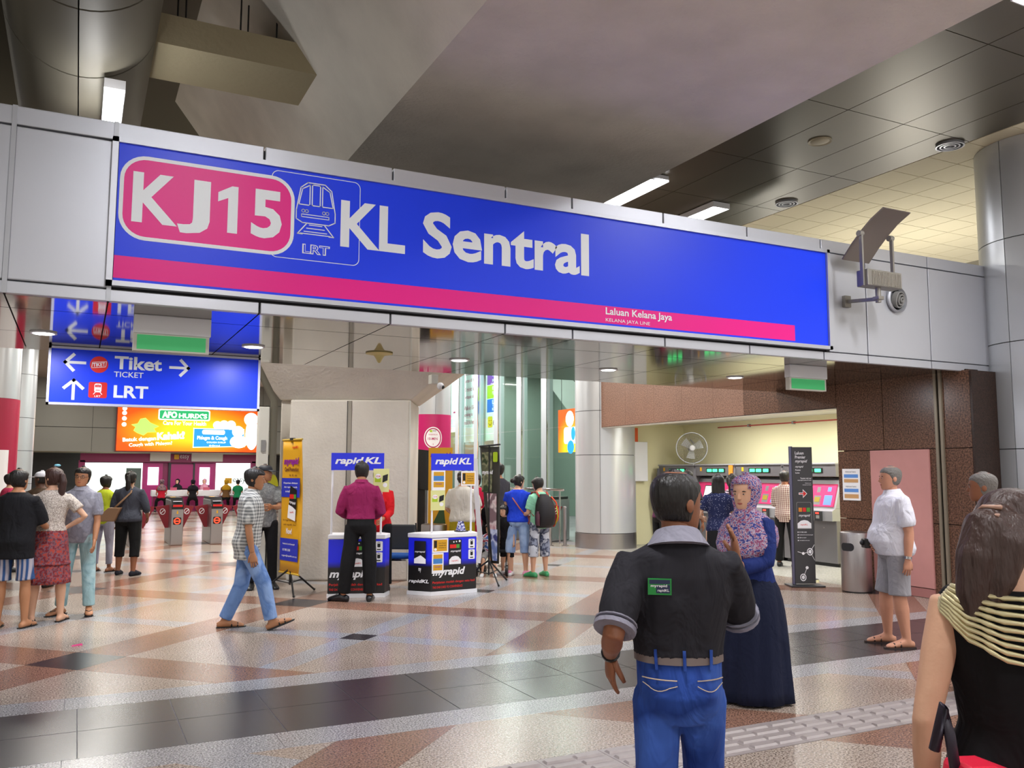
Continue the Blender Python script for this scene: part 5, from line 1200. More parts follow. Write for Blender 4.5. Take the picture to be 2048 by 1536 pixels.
    ex.rings([[tuple(hp(X, Y, Z)) for X, Y, Z in ((-w_, y_, z_), (0, y_+dy, z_), (w_, y_, z_), (0, y_-.06, z_))] for w_, y_, dy, z_ in ((.03, .40, .02, .54), (.045, .41, .07, .44), (.07, .405, .115, .365), (.065, .40, .07, .325), (.03, .38, .02, .31))])
    for s in (-1, 1): 
        ex.ell((0, 0, 0), (.035, .085, .12), 8, 6)
        for i in range(len(ex.v)-8*7, len(ex.v)): 
            v = ex.v[i]; ex.v[i] = tuple(hp(s*.345+v[0], -.06+v[1], .46+v[2]))
    hk = (hands or {})
    for nm, s in (('R', 1), ('L', -1)):
        sh_, e, w_ = sj[nm]; d = (w_-e).normalized(); cfg = hk.get(nm, {})
        dd = Vector(cfg.get('d', d)); nn = Vector(cfg.get('n', (-s, .0, 0))); 
        if 'd' in cfg: dd = Rl @ dd
        if abs(dd.normalized().dot((Rl @ nn).normalized())) > .9: nn = Vector((0, 1, 0))
        hand(ex, w_, dd, Rl @ nn, s*-1, S_/1.72*(.92 if female else 1), cfg.get('curl', 25))
    m_ = mesh('extra', ex); bm = bmesh.new(); bm.from_mesh(m_); bmesh.ops.recalc_face_normals(bm, faces=bm.faces); bm.to_mesh(m_); bm.free()
    EX[o.name] = dict(extra=m_)
    # face details
    vis = True
    if vis:
        for s in (-1, 1):
            e1 = MB().ell((0, 0, 0), (.046, .02, .018), 8, 5); e1.v = [tuple(hp(s*.135+a, .388+b_, .49+c)) for a, b_, c in e1.v]; obj('eye', e1, eye_w, t, smooth=True)
            e1 = MB().ell((0, 0, 0), (.022, .012, .018), 8, 5); e1.v = [tuple(hp(s*.135+a, .402+b_, .49+c)) for a, b_, c in e1.v]; obj('iris', e1, eye_d, t, smooth=True)
            e1 = MB().ell((0, 0, 0), (.08, .02, .015), 8, 4); e1.v = [tuple(hp(s*.14+a, .40+b_-abs(a)*.3, .575+c-abs(a)*.15)) for a, b_, c in e1.v]; obj('eyebrow', e1, hair_b if hair != 'hijab' else hair_b, t, smooth=True)
        e1 = MB().ell((0, 0, 0), (.11, .03, .028), 10, 5); e1.v = [tuple(hp(a, .405+b_-abs(a)*.35, .215+c+abs(a)*.10)) for a, b_, c in e1.v]; obj('mouth', e1, lipm, t, smooth=True)
    # hair
    hm = hairm or hair_b
    def hairshell(cover_lo=.30, thick=1.10, front=.72, side=.52, back=.12, top=1.05, bulge=0.):
        rg = []
        for k in range(17):
            tt = back+(1.0-back)*k/16; rx, ry, cy = headlerp(min(1, tt)); r_ = []
            for i in range(24):
                a = 2*PI*i/24; sn = math.sin(a)
                lim = front if sn > .55 else (back if sn < -.1 else side+(front-side)*max(0, (sn-.2)/.35) if sn > .2 else back+(side-back)*(sn+.1)/.3)
                f = thick+bulge*max(0, -sn) if tt >= lim-.001 else .86
                if lim-.06 < tt < lim: f = .97
                r_.append(tuple(hp(rx*f*math.cos(a), cy+ry*f*math.sin(a), tt if tt < .97 else 1.0)))
            rg.append(r_)
        rg.append([tuple(hp(.10*math.cos(2*PI*i/24), -.035+.12*math.sin(2*PI*i/24), top)) for i in range(24)])
        return MB().rings(rg)
    if hair in ('short', 'bob', 'pony', 'long', 'bun', 'crop', 'bald'):
        if hair == 'bob': hb = hairshell(back=.05, side=.12, thick=1.22, top=1.09, front=.70)
        elif hair == 'crop': hb = hairshell(thick=1.06, top=1.03, back=.2)
        elif hair in ('long', 'pony', 'bun'): hb = hairshell(thick=1.13, top=1.06, back=.12, side=.35, front=.78)
        else: hb = hairshell(thick=1.13, top=1.07)
        if hair == 'long':
            hb.rings([[tuple(hp(X*rx_, Y, Z)) for X, Y in ((-.40, -.05), (-.36, -.38), (0, -.50), (.36, -.38), (.40, -.05), (.30, .0), (0, -.15), (-.30, .0))] for rx_, Z in ((.9, .75), (1.05, .4), (1.05, 0), (1., -.5), (.95, -1.0), (.85, -1.5), (.6, -1.85))])
        if hair == 'pony':
            hb.tube([hp(0, -.40, .72), hp(.05, -.58, .62), hp(.08, -.62, .3), hp(.08, -.55, -.1), hp(.05, -.48, -.5), hp(.02, -.42, -.8)], [.10*hs, .13*hs, .17*hs, .18*hs, .14*hs, .04*hs], 10)
        if hair == 'bun': hb.ell(tuple(hp(-.1, -.55, .45)), (.22*hs, .2*hs, .2*hs), 10, 8)
        ho = obj('hair', hb, hm, t, smooth=True); fuse(ho, .006 if d_ < 4 else .009, 3)
    if hair == 'cap' or hair == 'cap2':
        ho = obj('hair', hairshell(thick=1.06, top=1.0, back=.2), hair_b, t, smooth=True)
        cm_ = hairm; cb = MB(); rg = []
        for k in range(9):
            tt = .62+.43*k/8; rx, ry, cy = headlerp(min(1, tt)); f = 1.12
            rg.append([tuple(hp(rx*f*math.cos(a), cy+ry*f*math.sin(a), min(tt, 1.06))) for a in [2*PI*i/22 for i in range(22)]])
        cb.rings(rg); obj('cap', cb, cm_, t, smooth=True)
        br = MB(); br.rings([[tuple(hp(X, y_, .66-.08*q+zz)) for X, y_, zz in ((-.3, .34+q*.38, 0), (0, .42+q*.42, .03), (.3, .34+q*.38, 0), (.3, .34+q*.38, -.03), (0, .42+q*.42, 0), (-.3, .34+q*.38, -.03))] for q in (0, .5, 1)]); obj('cap_brim', br, cm_, t, smooth=True)
    if hair == 'hijab':
        rg = []
        for k in range(15):
            tt = .0+1.0*k/14; rx, ry, cy = headlerp(min(1, max(.12, tt))); r_ = []
            for i in range(26):
                a = 2*PI*i/26; sn = math.sin(a); wx = abs(math.cos(a))
                op = sn > .35 and .06 < tt < .76 and wx*1.0 < .86-abs(tt-.42)*.7
                f = .84 if op else 1.20
                r_.append(tuple(hp(rx*f*math.cos(a), cy+ry*f*sn, tt*1.04)))
            rg.append(r_)
        rg.append([tuple(hp(.12*math.cos(2*PI*i/26), -.035+.14*math.sin(2*PI*i/26), 1.09)) for i in range(26)])
        low_ = []
        for (zt, rx_, ry_, cy_) in ((-1.05, .86, .80, .12), (-.8, .92, .80, .10), (-.52, .88, .70, .04), (-.3, .70, .56, -.02), (-.12, .47, .47, -.02)):
            low_.append([tuple(hp(rx_*math.cos(a), cy_+ry_*math.sin(a), zt+(-.25*max(0, math.sin(a)) if zt < -.4 else 0))) for a in [2*PI*i/26 for i in range(26)]])
        obj('headscarf', MB().rings(low_+rg), hm, t, smooth=True)
    # garments
    if shirt is not None:
        lo_, hi_ = hem, neckhem; gr = .012*loose+.004
        zs = sorted(set([lo_]+[q[0] for q in tors if lo_ < q[0] < hi_]+[hi_]))
        sb = MB(); ch_ = tlerp(.24)
        def sring(z):
            rx, ry, cy = tlerp(z)
            if loose > 1.25 and z < .24: k = min(1, (loose-1.1)*.9); rx += max(0, ch_[0]*.96-rx)*k; ry += max(0, ch_[1]*.98-ry)*k
            return tring(z, rx, ry, cy, gr=gr if z < .31 else gr*.6)
        sb.rings([sring(z) for z in zs])
        for nm, s in (('R', 1), ('L', -1)):
            sh_, e, w_ = sj[nm]; q = S_*(1+(b-1)*.8)*(.9 if female else 1)
            if sleeve > 0:
                pts = [sh_-Vector((s*.035*g*b*S_, 0, .006)), sh_]; rr_ = [.022*q+gr*.4, .0305*q+gr*.6]
                def along(f): return sh_+(e-sh_)*min(1, f)+(w_-e)*max(0, f-1)
                f = .3
                while f < sleeve: pts.append(along(f)); rr_.append((.034 if f < .8 else .028)*q+gr*.7); f += .35
                pts.append(along(sleeve)); rr_.append((.034 if sleeve < .8 else .024)*q+gr*.9)
                sb.tube(pts, rr_, 12)
        so = obj('shirt', sb, shirt, t, smooth=True); fuse(so, vox, 4)
    if lower is not None and skirt is None:
        gr = .010; lb = MB(); zs = [-.05, -.02, .01, .05, min(.12, max(hem+.02, .07))]
        lb.rings([tring(z, *tlerp(z), gr=gr) for z in zs])
        for nm, s in (('R', 1), ('L', -1)):
            h, k, a, fd = J[nm]; q = S_*(1+(b-1)*.7)*hipk
            def al(f): return h+(k-h)*min(1, f)+(a-k)*max(0, f-1)
            fs = [0, .25, .5, .75, 1., 1.3, 1.6, 1.8, 1.95]; pts = [h+Vector((0, 0, .04))]; rr_ = [.055*q]
            for f in fs:
                if f > lowlen: break
                pts.append(al(f)); rr_.append((np.interp(f, [0, .5, 1, 1.5, 2], [.057, .048, .040*lowr, .036*lowr, .034*lowr]))*q+gr*.6)
            pts.append(al(lowlen)); rr_.append(np.interp(lowlen, [0, .5, 1, 1.5, 2], [.057, .050, .042*lowr, .038*lowr, .036*lowr])*q+gr*.8)
            lb.tube(pts, rr_, 12)
        lo = obj('trousers' if lowlen > 1.4 else 'shorts', lb, lower, t, smooth=True); fuse(lo, vox, 4)
    if skirt is not None:
        m_sk, zend, rbot, folds = skirt     # zend: height above ground
        rg = []; nseg = 48; top = .09
        for k in range(12):
            f = k/11; z = (zp/S_+top)*(1-f)+zend/S_*f; zr = z-zp/S_
            if zr > 0: rx, ry, cy = tlerp(zr); rx *= b; ry *= b
            else: rx, ry, cy = .098*b, .074*b, -.004
            e = max(0, (f-.14)/.86)**(.42 if zend < .1 else 1); rx = rx+(rbot[0]-rx)*e if e > 0 else rx; ry = ry+(rbot[1]-ry)*e if e > 0 else ry
            rg.append([((S_*rx+.012+folds*e*.5*math.sin(9*a+k*.2)+folds*e*.4*math.sin(17*a+1))*math.cos(a), S_*cy+(S_*ry+.012+folds*e*.5*math.sin(9*a+k*.2)+folds*e*.4*math.sin(17*a+1))*math.sin(a), z*S_) for a in [2*PI*i/nseg for i in range(nseg)]])
        obj('skirt', MB().rings(rg), m_sk, t, smooth=True)
    if collar is not None:
        cb = MB(); c0 = T((0, -.002*S_, .327*S_)); cb.tube([c0-Rl @ Vector((0, 0, .022)), c0+Rl @ Vector((0, .004, .022))], [.056*S_, .043*S_], 16); obj('collar', cb, collar, t, smooth='auto')
    # footwear
    if not nofeet:
        for nm, s in (('R', 1), ('L', -1)):
            h, k, a, fd = J[nm]
            if shoes in ('shoe', 'clog'):
                fb = MB(); foot_shape(fb, a, fd, .152*S_, S_/1.7, grow=.006 if shoes == 'shoe' else .01, top=1.02)
                so = obj('shoe' if shoes == 'shoe' else 'clog', fb, shoem or M['black'], t, smooth=True)
            else:
                fb = MB(); heel, f_, sd, up, k_ = foot_shape(MB(), a, fd, .148*S_, S_/1.7)
                pr_ = [(-.025, .026), (.02, .036), (.08, .036), (.15, .046), (.21, .048), (.25, .038), (.275, .018)]
                ru = [(heel+f_*(q*k_)+sd*(r_*S_/1.7)) for q, r_ in pr_]+[(heel+f_*(q*k_)-sd*(r_*S_/1.7)) for q, r_ in pr_[::-1]]
                fb.rings([[tuple(p-up*.006) for p in ru], [tuple(p+up*.010) for p in ru]])
                so = obj('sandal_sole', fb, shoem or M['black'], t)
                sb = MB()
                if shoes == 'sandal': cuts = [(.19, .045), (.13, .056)] 
                else: cuts = []
                for q, hh in cuts: sb.tube([heel+f_*(q*k_)+sd*.046+up*.01, heel+f_*(q*k_)+sd*.03+up*hh, heel+f_*(q*k_)-sd*.03+up*hh, heel+f_*(q*k_)-sd*.046+up*.01], .008, 6)
                if shoes == 'thong':
                    for w_ in (-1, 1): sb.tube([heel+f_*(.11*k_)+sd*.042*w_+up*.01, heel+f_*(.16*k_)+sd*.028*w_+up*.055, heel+f_*(.205*k_)+up*.045], .006, 6)
                obj('sandal_strap', sb, shoem or M['black'], t, smooth=True)
    t['zp'] = zp
    return dict(root=t, T=T, J=J, sj=sj, zp=zp, HM=HM, hp=hp, hs=hs, tring=tring, tlerp=tlerp, S=S_, Rl=Rl)
def surf(p, a, z, gr=.02):
    rx, ry, cy = p['tlerp'](z); n = 72; ring = p['tring'](z, rx, ry, cy, gr=gr, n=n)
    return Vector(ring[int(round(a/360*n)) % n])
def watch(p, side, m=M['black'], name='watch'):
    sh_, e, w_ = p['sj'][side]; d = (w_-e).normalized(); r_ = .021*p['S']
    mb = MB().tube([w_-d*.035, w_-d*.01], [r_, r_*.95], 12); obj(name, mb, m, p['root'], smooth='auto')
def strap(p, pts, r, m, name='strap', flat=.35, parent=None):
    return obj(name, MB().tube(pts, r, 6, flat), m, parent or p['root'], smooth=True)
# ---- the crowd: facing 0 = away from the camera, 90 = to the right of the picture, 180 = towards the camera
blk = fabric('cloth_black', '17171b'); dgrey = fabric('cloth_charcoal', '3b3c46'); blkt = fabric('cloth_black_trousers', '121214', bump=.3)
denim = fabric('denim_light', '6f8fc4', 'print', '5d7db4', '86a3d2', 4.); denimd = fabric('denim_blue', '2a4a9a', 'print', '1f3b84', '3a5cae', 3.); denimp = fabric('denim_pale', '9fc0c4', 'print', '8db0b8', 'b2cfd2', 4.)
whitec = fabric('cloth_white', 'dfe0ee')
# left group
p = person('person in a black T-shirt and striped blue shorts seen from behind at the left edge', -.55, 10.72, 1.66, -8, 'tan', shirt=blk, hem=-.10, sleeve=.95, loose=2.2, lower=fabric('plaid_shorts', 'a9a4ae', 'stripe', '2c4a78', None, 7.), lowlen=.92, lowr=1.3, shoes='thong', arms=dict(R=((22, 14), (75, -8)), L=((10, 12), (40, 0))), hair='short', hyaw=12)
p = person('person in a white lace top and red tiered skirt with a long ponytail', -.23, 10.98, 1.68, -20, 'fair', female=True, shirt=fabric('lace', 'cfc4b8', 'print', '8d7f76', 'd8cec4', 55.), hem=.055, sleeve=.62, loose=1.1, skirt=(fabric('red_print_skirt', '7c2a30', 'print', '6d5c6a', 'a8433a', 34.), .42, (.125, .11), .018), shoes='thong', arms=dict(R=((-12, 42), (38, -52)), L=((25, 15), (80, 10))), hair='pony', hairm=hair_br, hyaw=-45)
obj('hair_bow', MB().ell(tuple(p['hp'](.1, -.1, 1.10)), (.035, .02, .015), 8, 5), mat('bow_blue', '7cc4dc', .5), p['root'], smooth=True)
obj('skirt_tier', MB().rings([[tuple(q) for q in ell_ring((0, 0, z), Vector((1, 0, 0)), Vector((0, 1, 0)), r_, r_*.88, 36)] for z, r_ in ((.66, .205), (.64, .222), (.62, .218), (.64, .20))]), fabric('red_print_skirt', '7c2a30'), p['root'], smooth=True)
o = thing('shoulder_purse', 'slim dark purse strap over the lace top', 'bag', (-.23, 10.98, 0), p['root'].rotation_euler.z)
strap(p, [p['T']((-.12, .08, .44)), p['T']((-.125, 0, .515)), p['T']((-.11, -.09, .42)), p['T']((-.05, -.12, .30))], .012, mat('strap_brown', '4a2c34', .6), 'strap', .3, o)
obj('pouch', MB().box(-.03, .06, -.03, .03, -.07, .07).xf(Matrix.Translation(p['T']((-.16, .12, .36)))), mat('strap_brown', '4a2c34'), o, bevel=.01)
p = person('person in glasses, grey short sleeved shirt and pale jeans facing the camera', .06, 11.44, 1.69, 172, 'tan', shirt=fabric('grey_shirt', '8c8c98', 'print', '84848f', '9a9aa5', 9.), hem=-.05, sleeve=.8, loose=1.6, lower=denimp, lowr=1.05, shoes='thong', arms=dict(R=((2, 8), (10, 3)), L=((10, 8), (25, 3))), collar=fabric('grey_collar', 'a2a2ae'), hair='short', hroll=-4, legs=dict(R=((2, 5), (0, 4), 25, 0), L=((2, 5), (0, 3), 20, 0)))
gl = MB()
for s in (-1, 1): gl.tube([p['hp'](s*.15+.10*math.cos(a), .435, .49+.07*math.sin(a)) for a in [2*PI*i/14 for i in range(15)]], .002, 4); gl.tube([p['hp'](s*.25, .42, .5), p['hp'](s*.36, -.05, .5)], .002, 4)
gl.tube([p['hp'](-.05, .44, .5), p['hp'](.05, .44, .5)], .002, 4); obj('glasses', gl, M['dark'], p['root'])
p = person('person in a lime sleeveless top and grey trousers among the left group', .44, 16.0, 1.57, 10, 'brown', female=True, shirt=fabric('lime_top', 'b3c02e'), hem=-.04, sleeve=.25, lower=fabric('grey_lilac', '9a98aa'), lowlen=1.85, lowr=.85, shoes='thong', hair='bob')
p = person('person in dark grey top and black cropped trousers with a tan bag', .78, 15.3, 1.64, 0, 'brown', build=1.2, female=True, shirt=fabric('navy_grey', '41444f'), hem=-.02, sleeve=1.25, loose=1.3, lower=blkt, lowlen=1.45, lowr=1., shoes='shoe', shoem=fabric('shoe_navy', '23242e'), hair='pony', hairm=hair_b, arms=dict(R=((10, 16), (50, -12)), L=((5, 16), (30, 0))), legs=dict(R=((-6, 6), (-10, 2), 8, 0), L=((5, 5), (0, 3), 10, 0)))
hb = thing('shoulder_bag', 'tan shoulder bag hanging across the back of the woman in dark grey', 'bag', (.78, 15.3, 0), p['root'].rotation_euler.z)
strap(p, [p['T']((.05, .0, .60)), p['T']((.08, -.14, .44)), p['T']((-.08, -.19, .26)), p['T']((-.22, -.16, .14))], .016, mat('tan_leather', '8a6a50', .5), 'strap', .3, hb)
obj('bag_body', MB().rings([[(x0, -.21, z), (x1, -.21, z), (x1, -.13, z), (x0, -.13, z)] for x0, x1, z in ((-.40, -.14, p['zp']-.02), (-.38, -.10, p['zp']+.08), (-.24, -.04, p['zp']+.20))]), mat('tan_leather', '8a6a50'), hb, bevel=.015)
person('person in a brown top and white cap standing behind the lace top woman', -.45, 14.2, 1.64, -15, 'dark', build=1.1, shirt=fabric('brown_tee', '4a3a2c'), lower=dgrey, hair='cap', hairm=fabric('cap_white', 'dcdce6'), hyaw=-60)
person('person in a pink top half hidden at the far left between two heads', -.98, 16.6, 1.6, 30, 'fair', female=True, shirt=fabric('pink_top', 'c03a5c'), lower=blkt, hair='short')
person('person in a rose top with black hair at the extreme left edge', -1.35, 15.2, 1.58, 200, 'fair', shirt=fabric('rose_top', 'a8446c'), lower=blkt, hair='short')
# striding man
plaid = fabric('plaid_grey', 'd2d2ce', 'plaid', '6d6f70', '6d6f70', 9.)
p = person('person in a grey plaid shirt and blue jeans striding right in sandals', 1.66, 9.60, 1.72, 78, 'tan', shirt=plaid, hem=-.09, sleeve=.85, loose=2., lower=denim, lowr=1.1, shoes='sandal', hyaw=2, hpitch=-3, collar=plaid, arms=dict(R=((4, 9), (14, 2)), L=((-14, 8), (10, 4))), legs=dict(R=((26, 2), (13, 2), 8, 22), L=((-8, 2), (-24, 2), 6, 0)), lean=3, hair='short')
p = person('person in a dark cap and grey T-shirt standing behind the striding plaid man', 2.42, 12.75, 1.74, 160, 'tan', shirt=fabric('marl_grey', '7d7f80', 'print', '6c6e70', '8a8c8c', 30.), hem=-.04, sleeve=.8, lower=blkt, hair='cap', hairm=mat('cap_dark', '1c1f2a', .6), hyaw=-50, arms=dict(R=((30, 6), (95, -30)), L=((30, 6), (95, -30))))
# counter people
pur = fabric('shirt_purple', '8a1f52', bump=.6)
p = person('person in a purple shirt and black trousers standing with his back to us', 3.31, 10.98, 1.77, -6, 'tan', shirt=pur, hem=.055, sleeve=1.75, loose=1.4, lower=blkt, lowr=1.25, collar=pur, shoes='shoe', shoem=mat('leather_black', '16171c', .25), arms=dict(R=((8, 16), (70, -30)), L=((8, 18), (70, -30))), legs=dict(R=((0, 3), (-1, 1), 4, 0), L=((-2, 7), (2, 7), 62, 0)), hpitch=-8)
obj('belt', MB().rings([p['tring'](z, *p['tlerp'](z), gr=.019) for z in (.062, .082)]), mat('leather_black', '16171c'), p['root'], smooth='auto')
person('person in a red long sleeved top behind the left blue counter', 3.83, 11.22+.62, 1.68, 190, 'tan', female=True, shirt=fabric('cloth_red', 'c8141e'), hem=-.06, sleeve=1.8, lower=blkt, shoes='shoe', shoem=mat('leather_black', '16171c'), hair='long', arms=dict(R=((20, 8), (70, -10)), L=((20, 8), (70, -10))))
person('person in a sheer white blouse and mustard skirt beyond the right counter', 5.50, 12.75, 1.66, 8, 'fair', female=True, build=1.15, shirt=fabric('sheer_white', 'c9c3b8'), hem=-.02, sleeve=.9, loose=1.8, lower=None, skirt=(fabric('mustard', '9c8a14'), .5, (.12, .1), .01), hair='bun', arms=dict(R=((10, 18), (45, -10)), L=((10, 18), (60, -20))))
person('person in a crimson dress looking down beside the dark banner', 6.10, 13.55, 1.62, 190, 'fair', female=True, shirt=fabric('crimson', 'b8153c'), hem=-.02, sleeve=.15, skirt=(fabric('crimson', 'b8153c'), .62, (.115, .1), .01), hair='bob', hpitch=-18, arms=dict(R=((15, 10), (80, -20)), L=((15, 10), (85, -15))))
p = person('person in a charcoal T-shirt and black shorts behind the dark banner', 6.62, 13.75, 1.80, -40, 'tan', shirt=fabric('charcoal_tee', '403f47'), hem=-.04, sleeve=.7, lower=blk, lowlen=1.0, lowr=1.3, shoes='shoe', shoem=mat('shoe_white', 'cfcfcf', .5), hair='short', arms=dict(R=((20, 8), (70, -15)), L=((20, 8), (70, -15))))
roy = fabric('royal_blue', '1d3fc8')
p = person('person in a royal blue top and pale blue capri jeans with pink clogs', 6.42, 12.62, 1.6, 12, 'fair', build=1.12, female=True, shirt=roy, hem=-.005, sleeve=.4, loose=1.5, lower=fabric('denim_sky', '8fa8d0', 'print', '839cc6', 'a0b8dc', 4.), lowlen=1.25, lowr=1.15, shoes='clog', shoem=mat('clog_pink', 'e08cae', .5), hair='bun', hyaw=35, hpitch=-12, arms=dict(R=((12, 8), (60, 8)), L=((10, 8), (60, -10))))
cb_ = thing('crossbody_bag', 'thin red brown cross body strap over the royal blue top', 'bag', (6.42, 12.62, 0), p['root'].rotation_euler.z)
strap(p, [p['T']((-.10, .0, .47)), p['T']((-.06, -.13, .38)), p['T']((.06, -.15, .22)), p['T']((.16, -.1, .09))], .011, mat('strap_coral', 'a8544c', .6), 'strap', .3, cb_)
obj('pouch', MB().box(.15, .25, -.06, .04, p['zp']-.04, p['zp']+.10), mat('strap_coral', 'a8544c'), cb_, bevel=.015)
camo = fabric('camo_capri', '8f97ac', 'print', '2d3550', 'c4c9d4', 9.)
p = person('person in a mint T-shirt, patterned cropped trousers and green clogs with a backpack', 6.66, 12.33, 1.56, -35, 'fair', shirt=fabric('mint', '8fcfae'), hem=-.05, sleeve=.75, loose=1.3, lower=camo, lowlen=1.35, lowr=1.3, shoes='clog', shoem=mat('clog_green', '3d9c62', .5), hair='bob', hyaw=-15, hpitch=-15, arms=dict(R=((15, 6), (75, -15)), L=((15, 6), (80, -10))))
bp = thing('backpack', 'black and orange backpack with red straps worn over the mint T-shirt', 'backpack', (6.66, 12.33, 0), p['root'].rotation_euler.z)
zq = p['zp']
obj('sack', MB().rings([[(X*w_, -.10-Y*d_, zq+z) for X, Y in ((-1, 0), (-.85, .75), (-.4, 1), (.4, 1), (.85, .75), (1, 0))] for z, w_, d_ in ((-.06, .13, .10), (.0, .16, .17), (.15, .165, .19), (.30, .15, .17), (.42, .11, .10), (.47, .06, .03))]), mat('pack_black', '1d1a1e', .7), bp, smooth=True)
obj('orange_piping', MB().tube([(.17, -.16, zq-.04), (.185, -.25, zq+.08), (.18, -.27, zq+.2), (.15, -.24, zq+.34), (.10, -.18, zq+.43)], .012, 6), mat('pack_orange', 'd8481c', .6), bp, smooth=True)
obj('yellow_piping', MB().tube([(.12, -.27, zq+.0), (.14, -.30, zq+.12), (.12, -.29, zq+.28)], .007, 5), M['lime'], bp, smooth=True)
for s in (-1, 1): obj('shoulder_strap', MB().tube([(s*.09, -.13, zq+.42), (s*.10, -.06, zq+.50), (s*.11, .04, zq+.50), (s*.12, .11, zq+.40), (s*.14, .08, zq+.22), (s*.14, -.05, zq+.12)], .022, 6, .35), mat('strap_red', '9a3020', .6), bp, smooth=True)
obj('bottle', MB().lathe([(.03, -.02), (.034, .0), (.034, .15), (.02, .18), (.02, .2)], -.18, -.2, 12).shift((0, 0, zq)), mat('bottle_plum', '4c2434', .3), bp, smooth=True)
# stroller and children
stv = thing('stroller', 'black folding stroller between the right counter and the blue top woman', 'stroller', (6.16, 12.98, 0), R(-30))
for s in (-1, 1):
    obj('frame_tube', MB().tube([(s*.22, -.35, .06), (s*.22, .05, .45), (s*.2, .45, .98)], .012, 6), M['dark'], stv); obj('frame_tube', MB().tube([(s*.22, .35, .06), (s*.22, -.1, .55)], .012, 6), M['dark'], stv)
    for y_ in (-.35, .35):
        obj('wheel', MB().lathe([(.03, -.015), (.085, -.02), (.09, 0), (.085, .02), (.03, .015)], n=18).xf(Matrix.Translation((s*.24, y_, .09)) @ Matrix.Rotation(R(90), 4, 'Y')), M['black'], stv, smooth='auto')
obj('seat', MB().rings([[(x_, y_, z_) for x_ in (-.2, .2)]+[(x_, y_+.02, z_+.05) for x_ in (.2, -.2)] for y_, z_ in ((-.25, .36), (.0, .34), (.12, .38), (.3, .85))]), blk, stv, smooth=True)
obj('canopy', MB().rings([[(.22*math.cos(a)*w_, .30-.28*q, .78+.22*q+.16*math.sin(a)*w_) for a in np.linspace(0, PI, 9)]+[(.21*math.cos(a)*w_, .30-.28*q, .78+.22*q+.14*math.sin(a)*w_) for a in np.linspace(PI, 0, 9)] for q, w_ in ((0, .7), (.4, 1), (.9, 1))]), blk, stv, smooth=True)
person('person, a toddler with white clogs seated in the stroller', 6.02, 12.86, .95, 180, 'fair', shirt=fabric('kid_print', '3a5a9c', 'print', 'd8d8e0', '9c3050', 14.), lower=fabric('kid_grey', '7c7a78'), lowlen=1.0, shoes='clog', shoem=mat('shoe_white', 'cfcfcf'), hair='bob', legs=dict(R=((70, 8), (5, 4), 8, 0), L=((70, 8), (10, 4), 8, 0)), vox=.012)
person('person, a small child in black leaning beside the stroller', 6.30, 12.76, 1.10, 215, 'fair', shirt=blk, lower=blk, lowlen=1.1, shoes='clog', shoem=mat('shoe_white', 'cfcfcf'), hair='bob', lean=12, vox=.012)
# recess queue
p = person('person with long black hair and a navy floral top queueing at the recess', 7.98, 9.55, 1.62, 10, 'fair', female=True, shirt=fabric('navy_floral', '20264a', 'dots', 'c8cce0', None, 42.), hem=-.03, sleeve=.65, loose=1.3, skirt=(blk, .45, (.10, .09), .006), hair='long', arms=dict(R=((10, 12), (70, -10)), L=((5, 25), (80, -15))))
person('person with a high ponytail and zigzag print top at the recess', 9.0, 10.45, 1.62, 30, 'fair', female=True, shirt=fabric('zigzag', '3a1a34', 'zigzag', 'd8c4cc', None, 9.), hem=-.06, sleeve=.5, lower=blkt, hair='pony', arms=dict(R=((10, 8), (60, 0)), L=((30, 10), (110, 0))))
person('person with curly black hair and grey shirt before the second machine', 9.05, 11.6, 1.68, 30, 'brown', shirt=dgrey, sleeve=.8, lower=blkt, hair='short', collar=fabric('pale_collar', 'a0a8b4'))
person('person in a maroon top at the left corner of the recess', 9.52, 13.0, 1.55, 60, 'brown', female=True, shirt=fabric('maroon', '4a1a3a'), lower=blkt, hair='hijab', hairm=fabric('maroon', '4a1a3a'))
p = person('person in a red and cream plaid shirt using the ticket machine', 11.30, 11.72, 1.68, 35, 'brown', shirt=fabric('plaid_red', 'd8ccc0', 'plaid', '6a2430', '5c2832', 9.), hem=-.07, sleeve=1.2, loose=1.5, lower=blkt, hair='short', arms=dict(R=((20, 8), (80, -10)), L=((20, 12), (90, -10))))
# seated at the far counter
def sitter(x, y, lab, sh_, hd, hm, face=0, H=1.6):
    person(lab, x, y, H, face, 'fair', shirt=sh_, lower=blkt, hair=hd, hairm=hm, legs=dict(R=((75, 10), (0, 4), 5, 0), L=((75, 10), (0, 4), 5, 0)), arms=dict(R=((20, 10), (80, -5)), L=((20, 10), (80, -5))), vox=.03, female=True)
sitter(3.1, 37.8, 'person in a red tunic and patterned scarf seated at the counter', fabric('tunic_red', 'c01c34'), 'hijab', fabric('scarf_mix', '6a5060', 'print', '9c7c80', '4a3848', 9.), -25)
sitter(3.9, 39.9, 'person in a dark scarf serving behind the far counter', blk, 'hijab', blk, 180)
sitter(4.30, 37.9, 'person in a long black scarf standing at the far counter', blk, 'hijab', fabric('scarf_black', '18141e'), -20)
sitter(5.6, 37.8, 'person in a mustard scarf and brown dress at the far counter', fabric('dress_brown', '6a4a2c'), 'hijab', fabric('scarf_mustard', 'b0861a'), -30)
sitter(6.0, 37.4, 'person in a green shirt seated at the right end of the far counter', fabric('shirt_green', '17784c'), 'short', hair_b, -10)
sitter(5.0, 39.9, 'person in a pink scarf behind the far counter beside the lit poster', blk, 'hijab', fabric('scarf_pink', 'c88a9c'), 180)
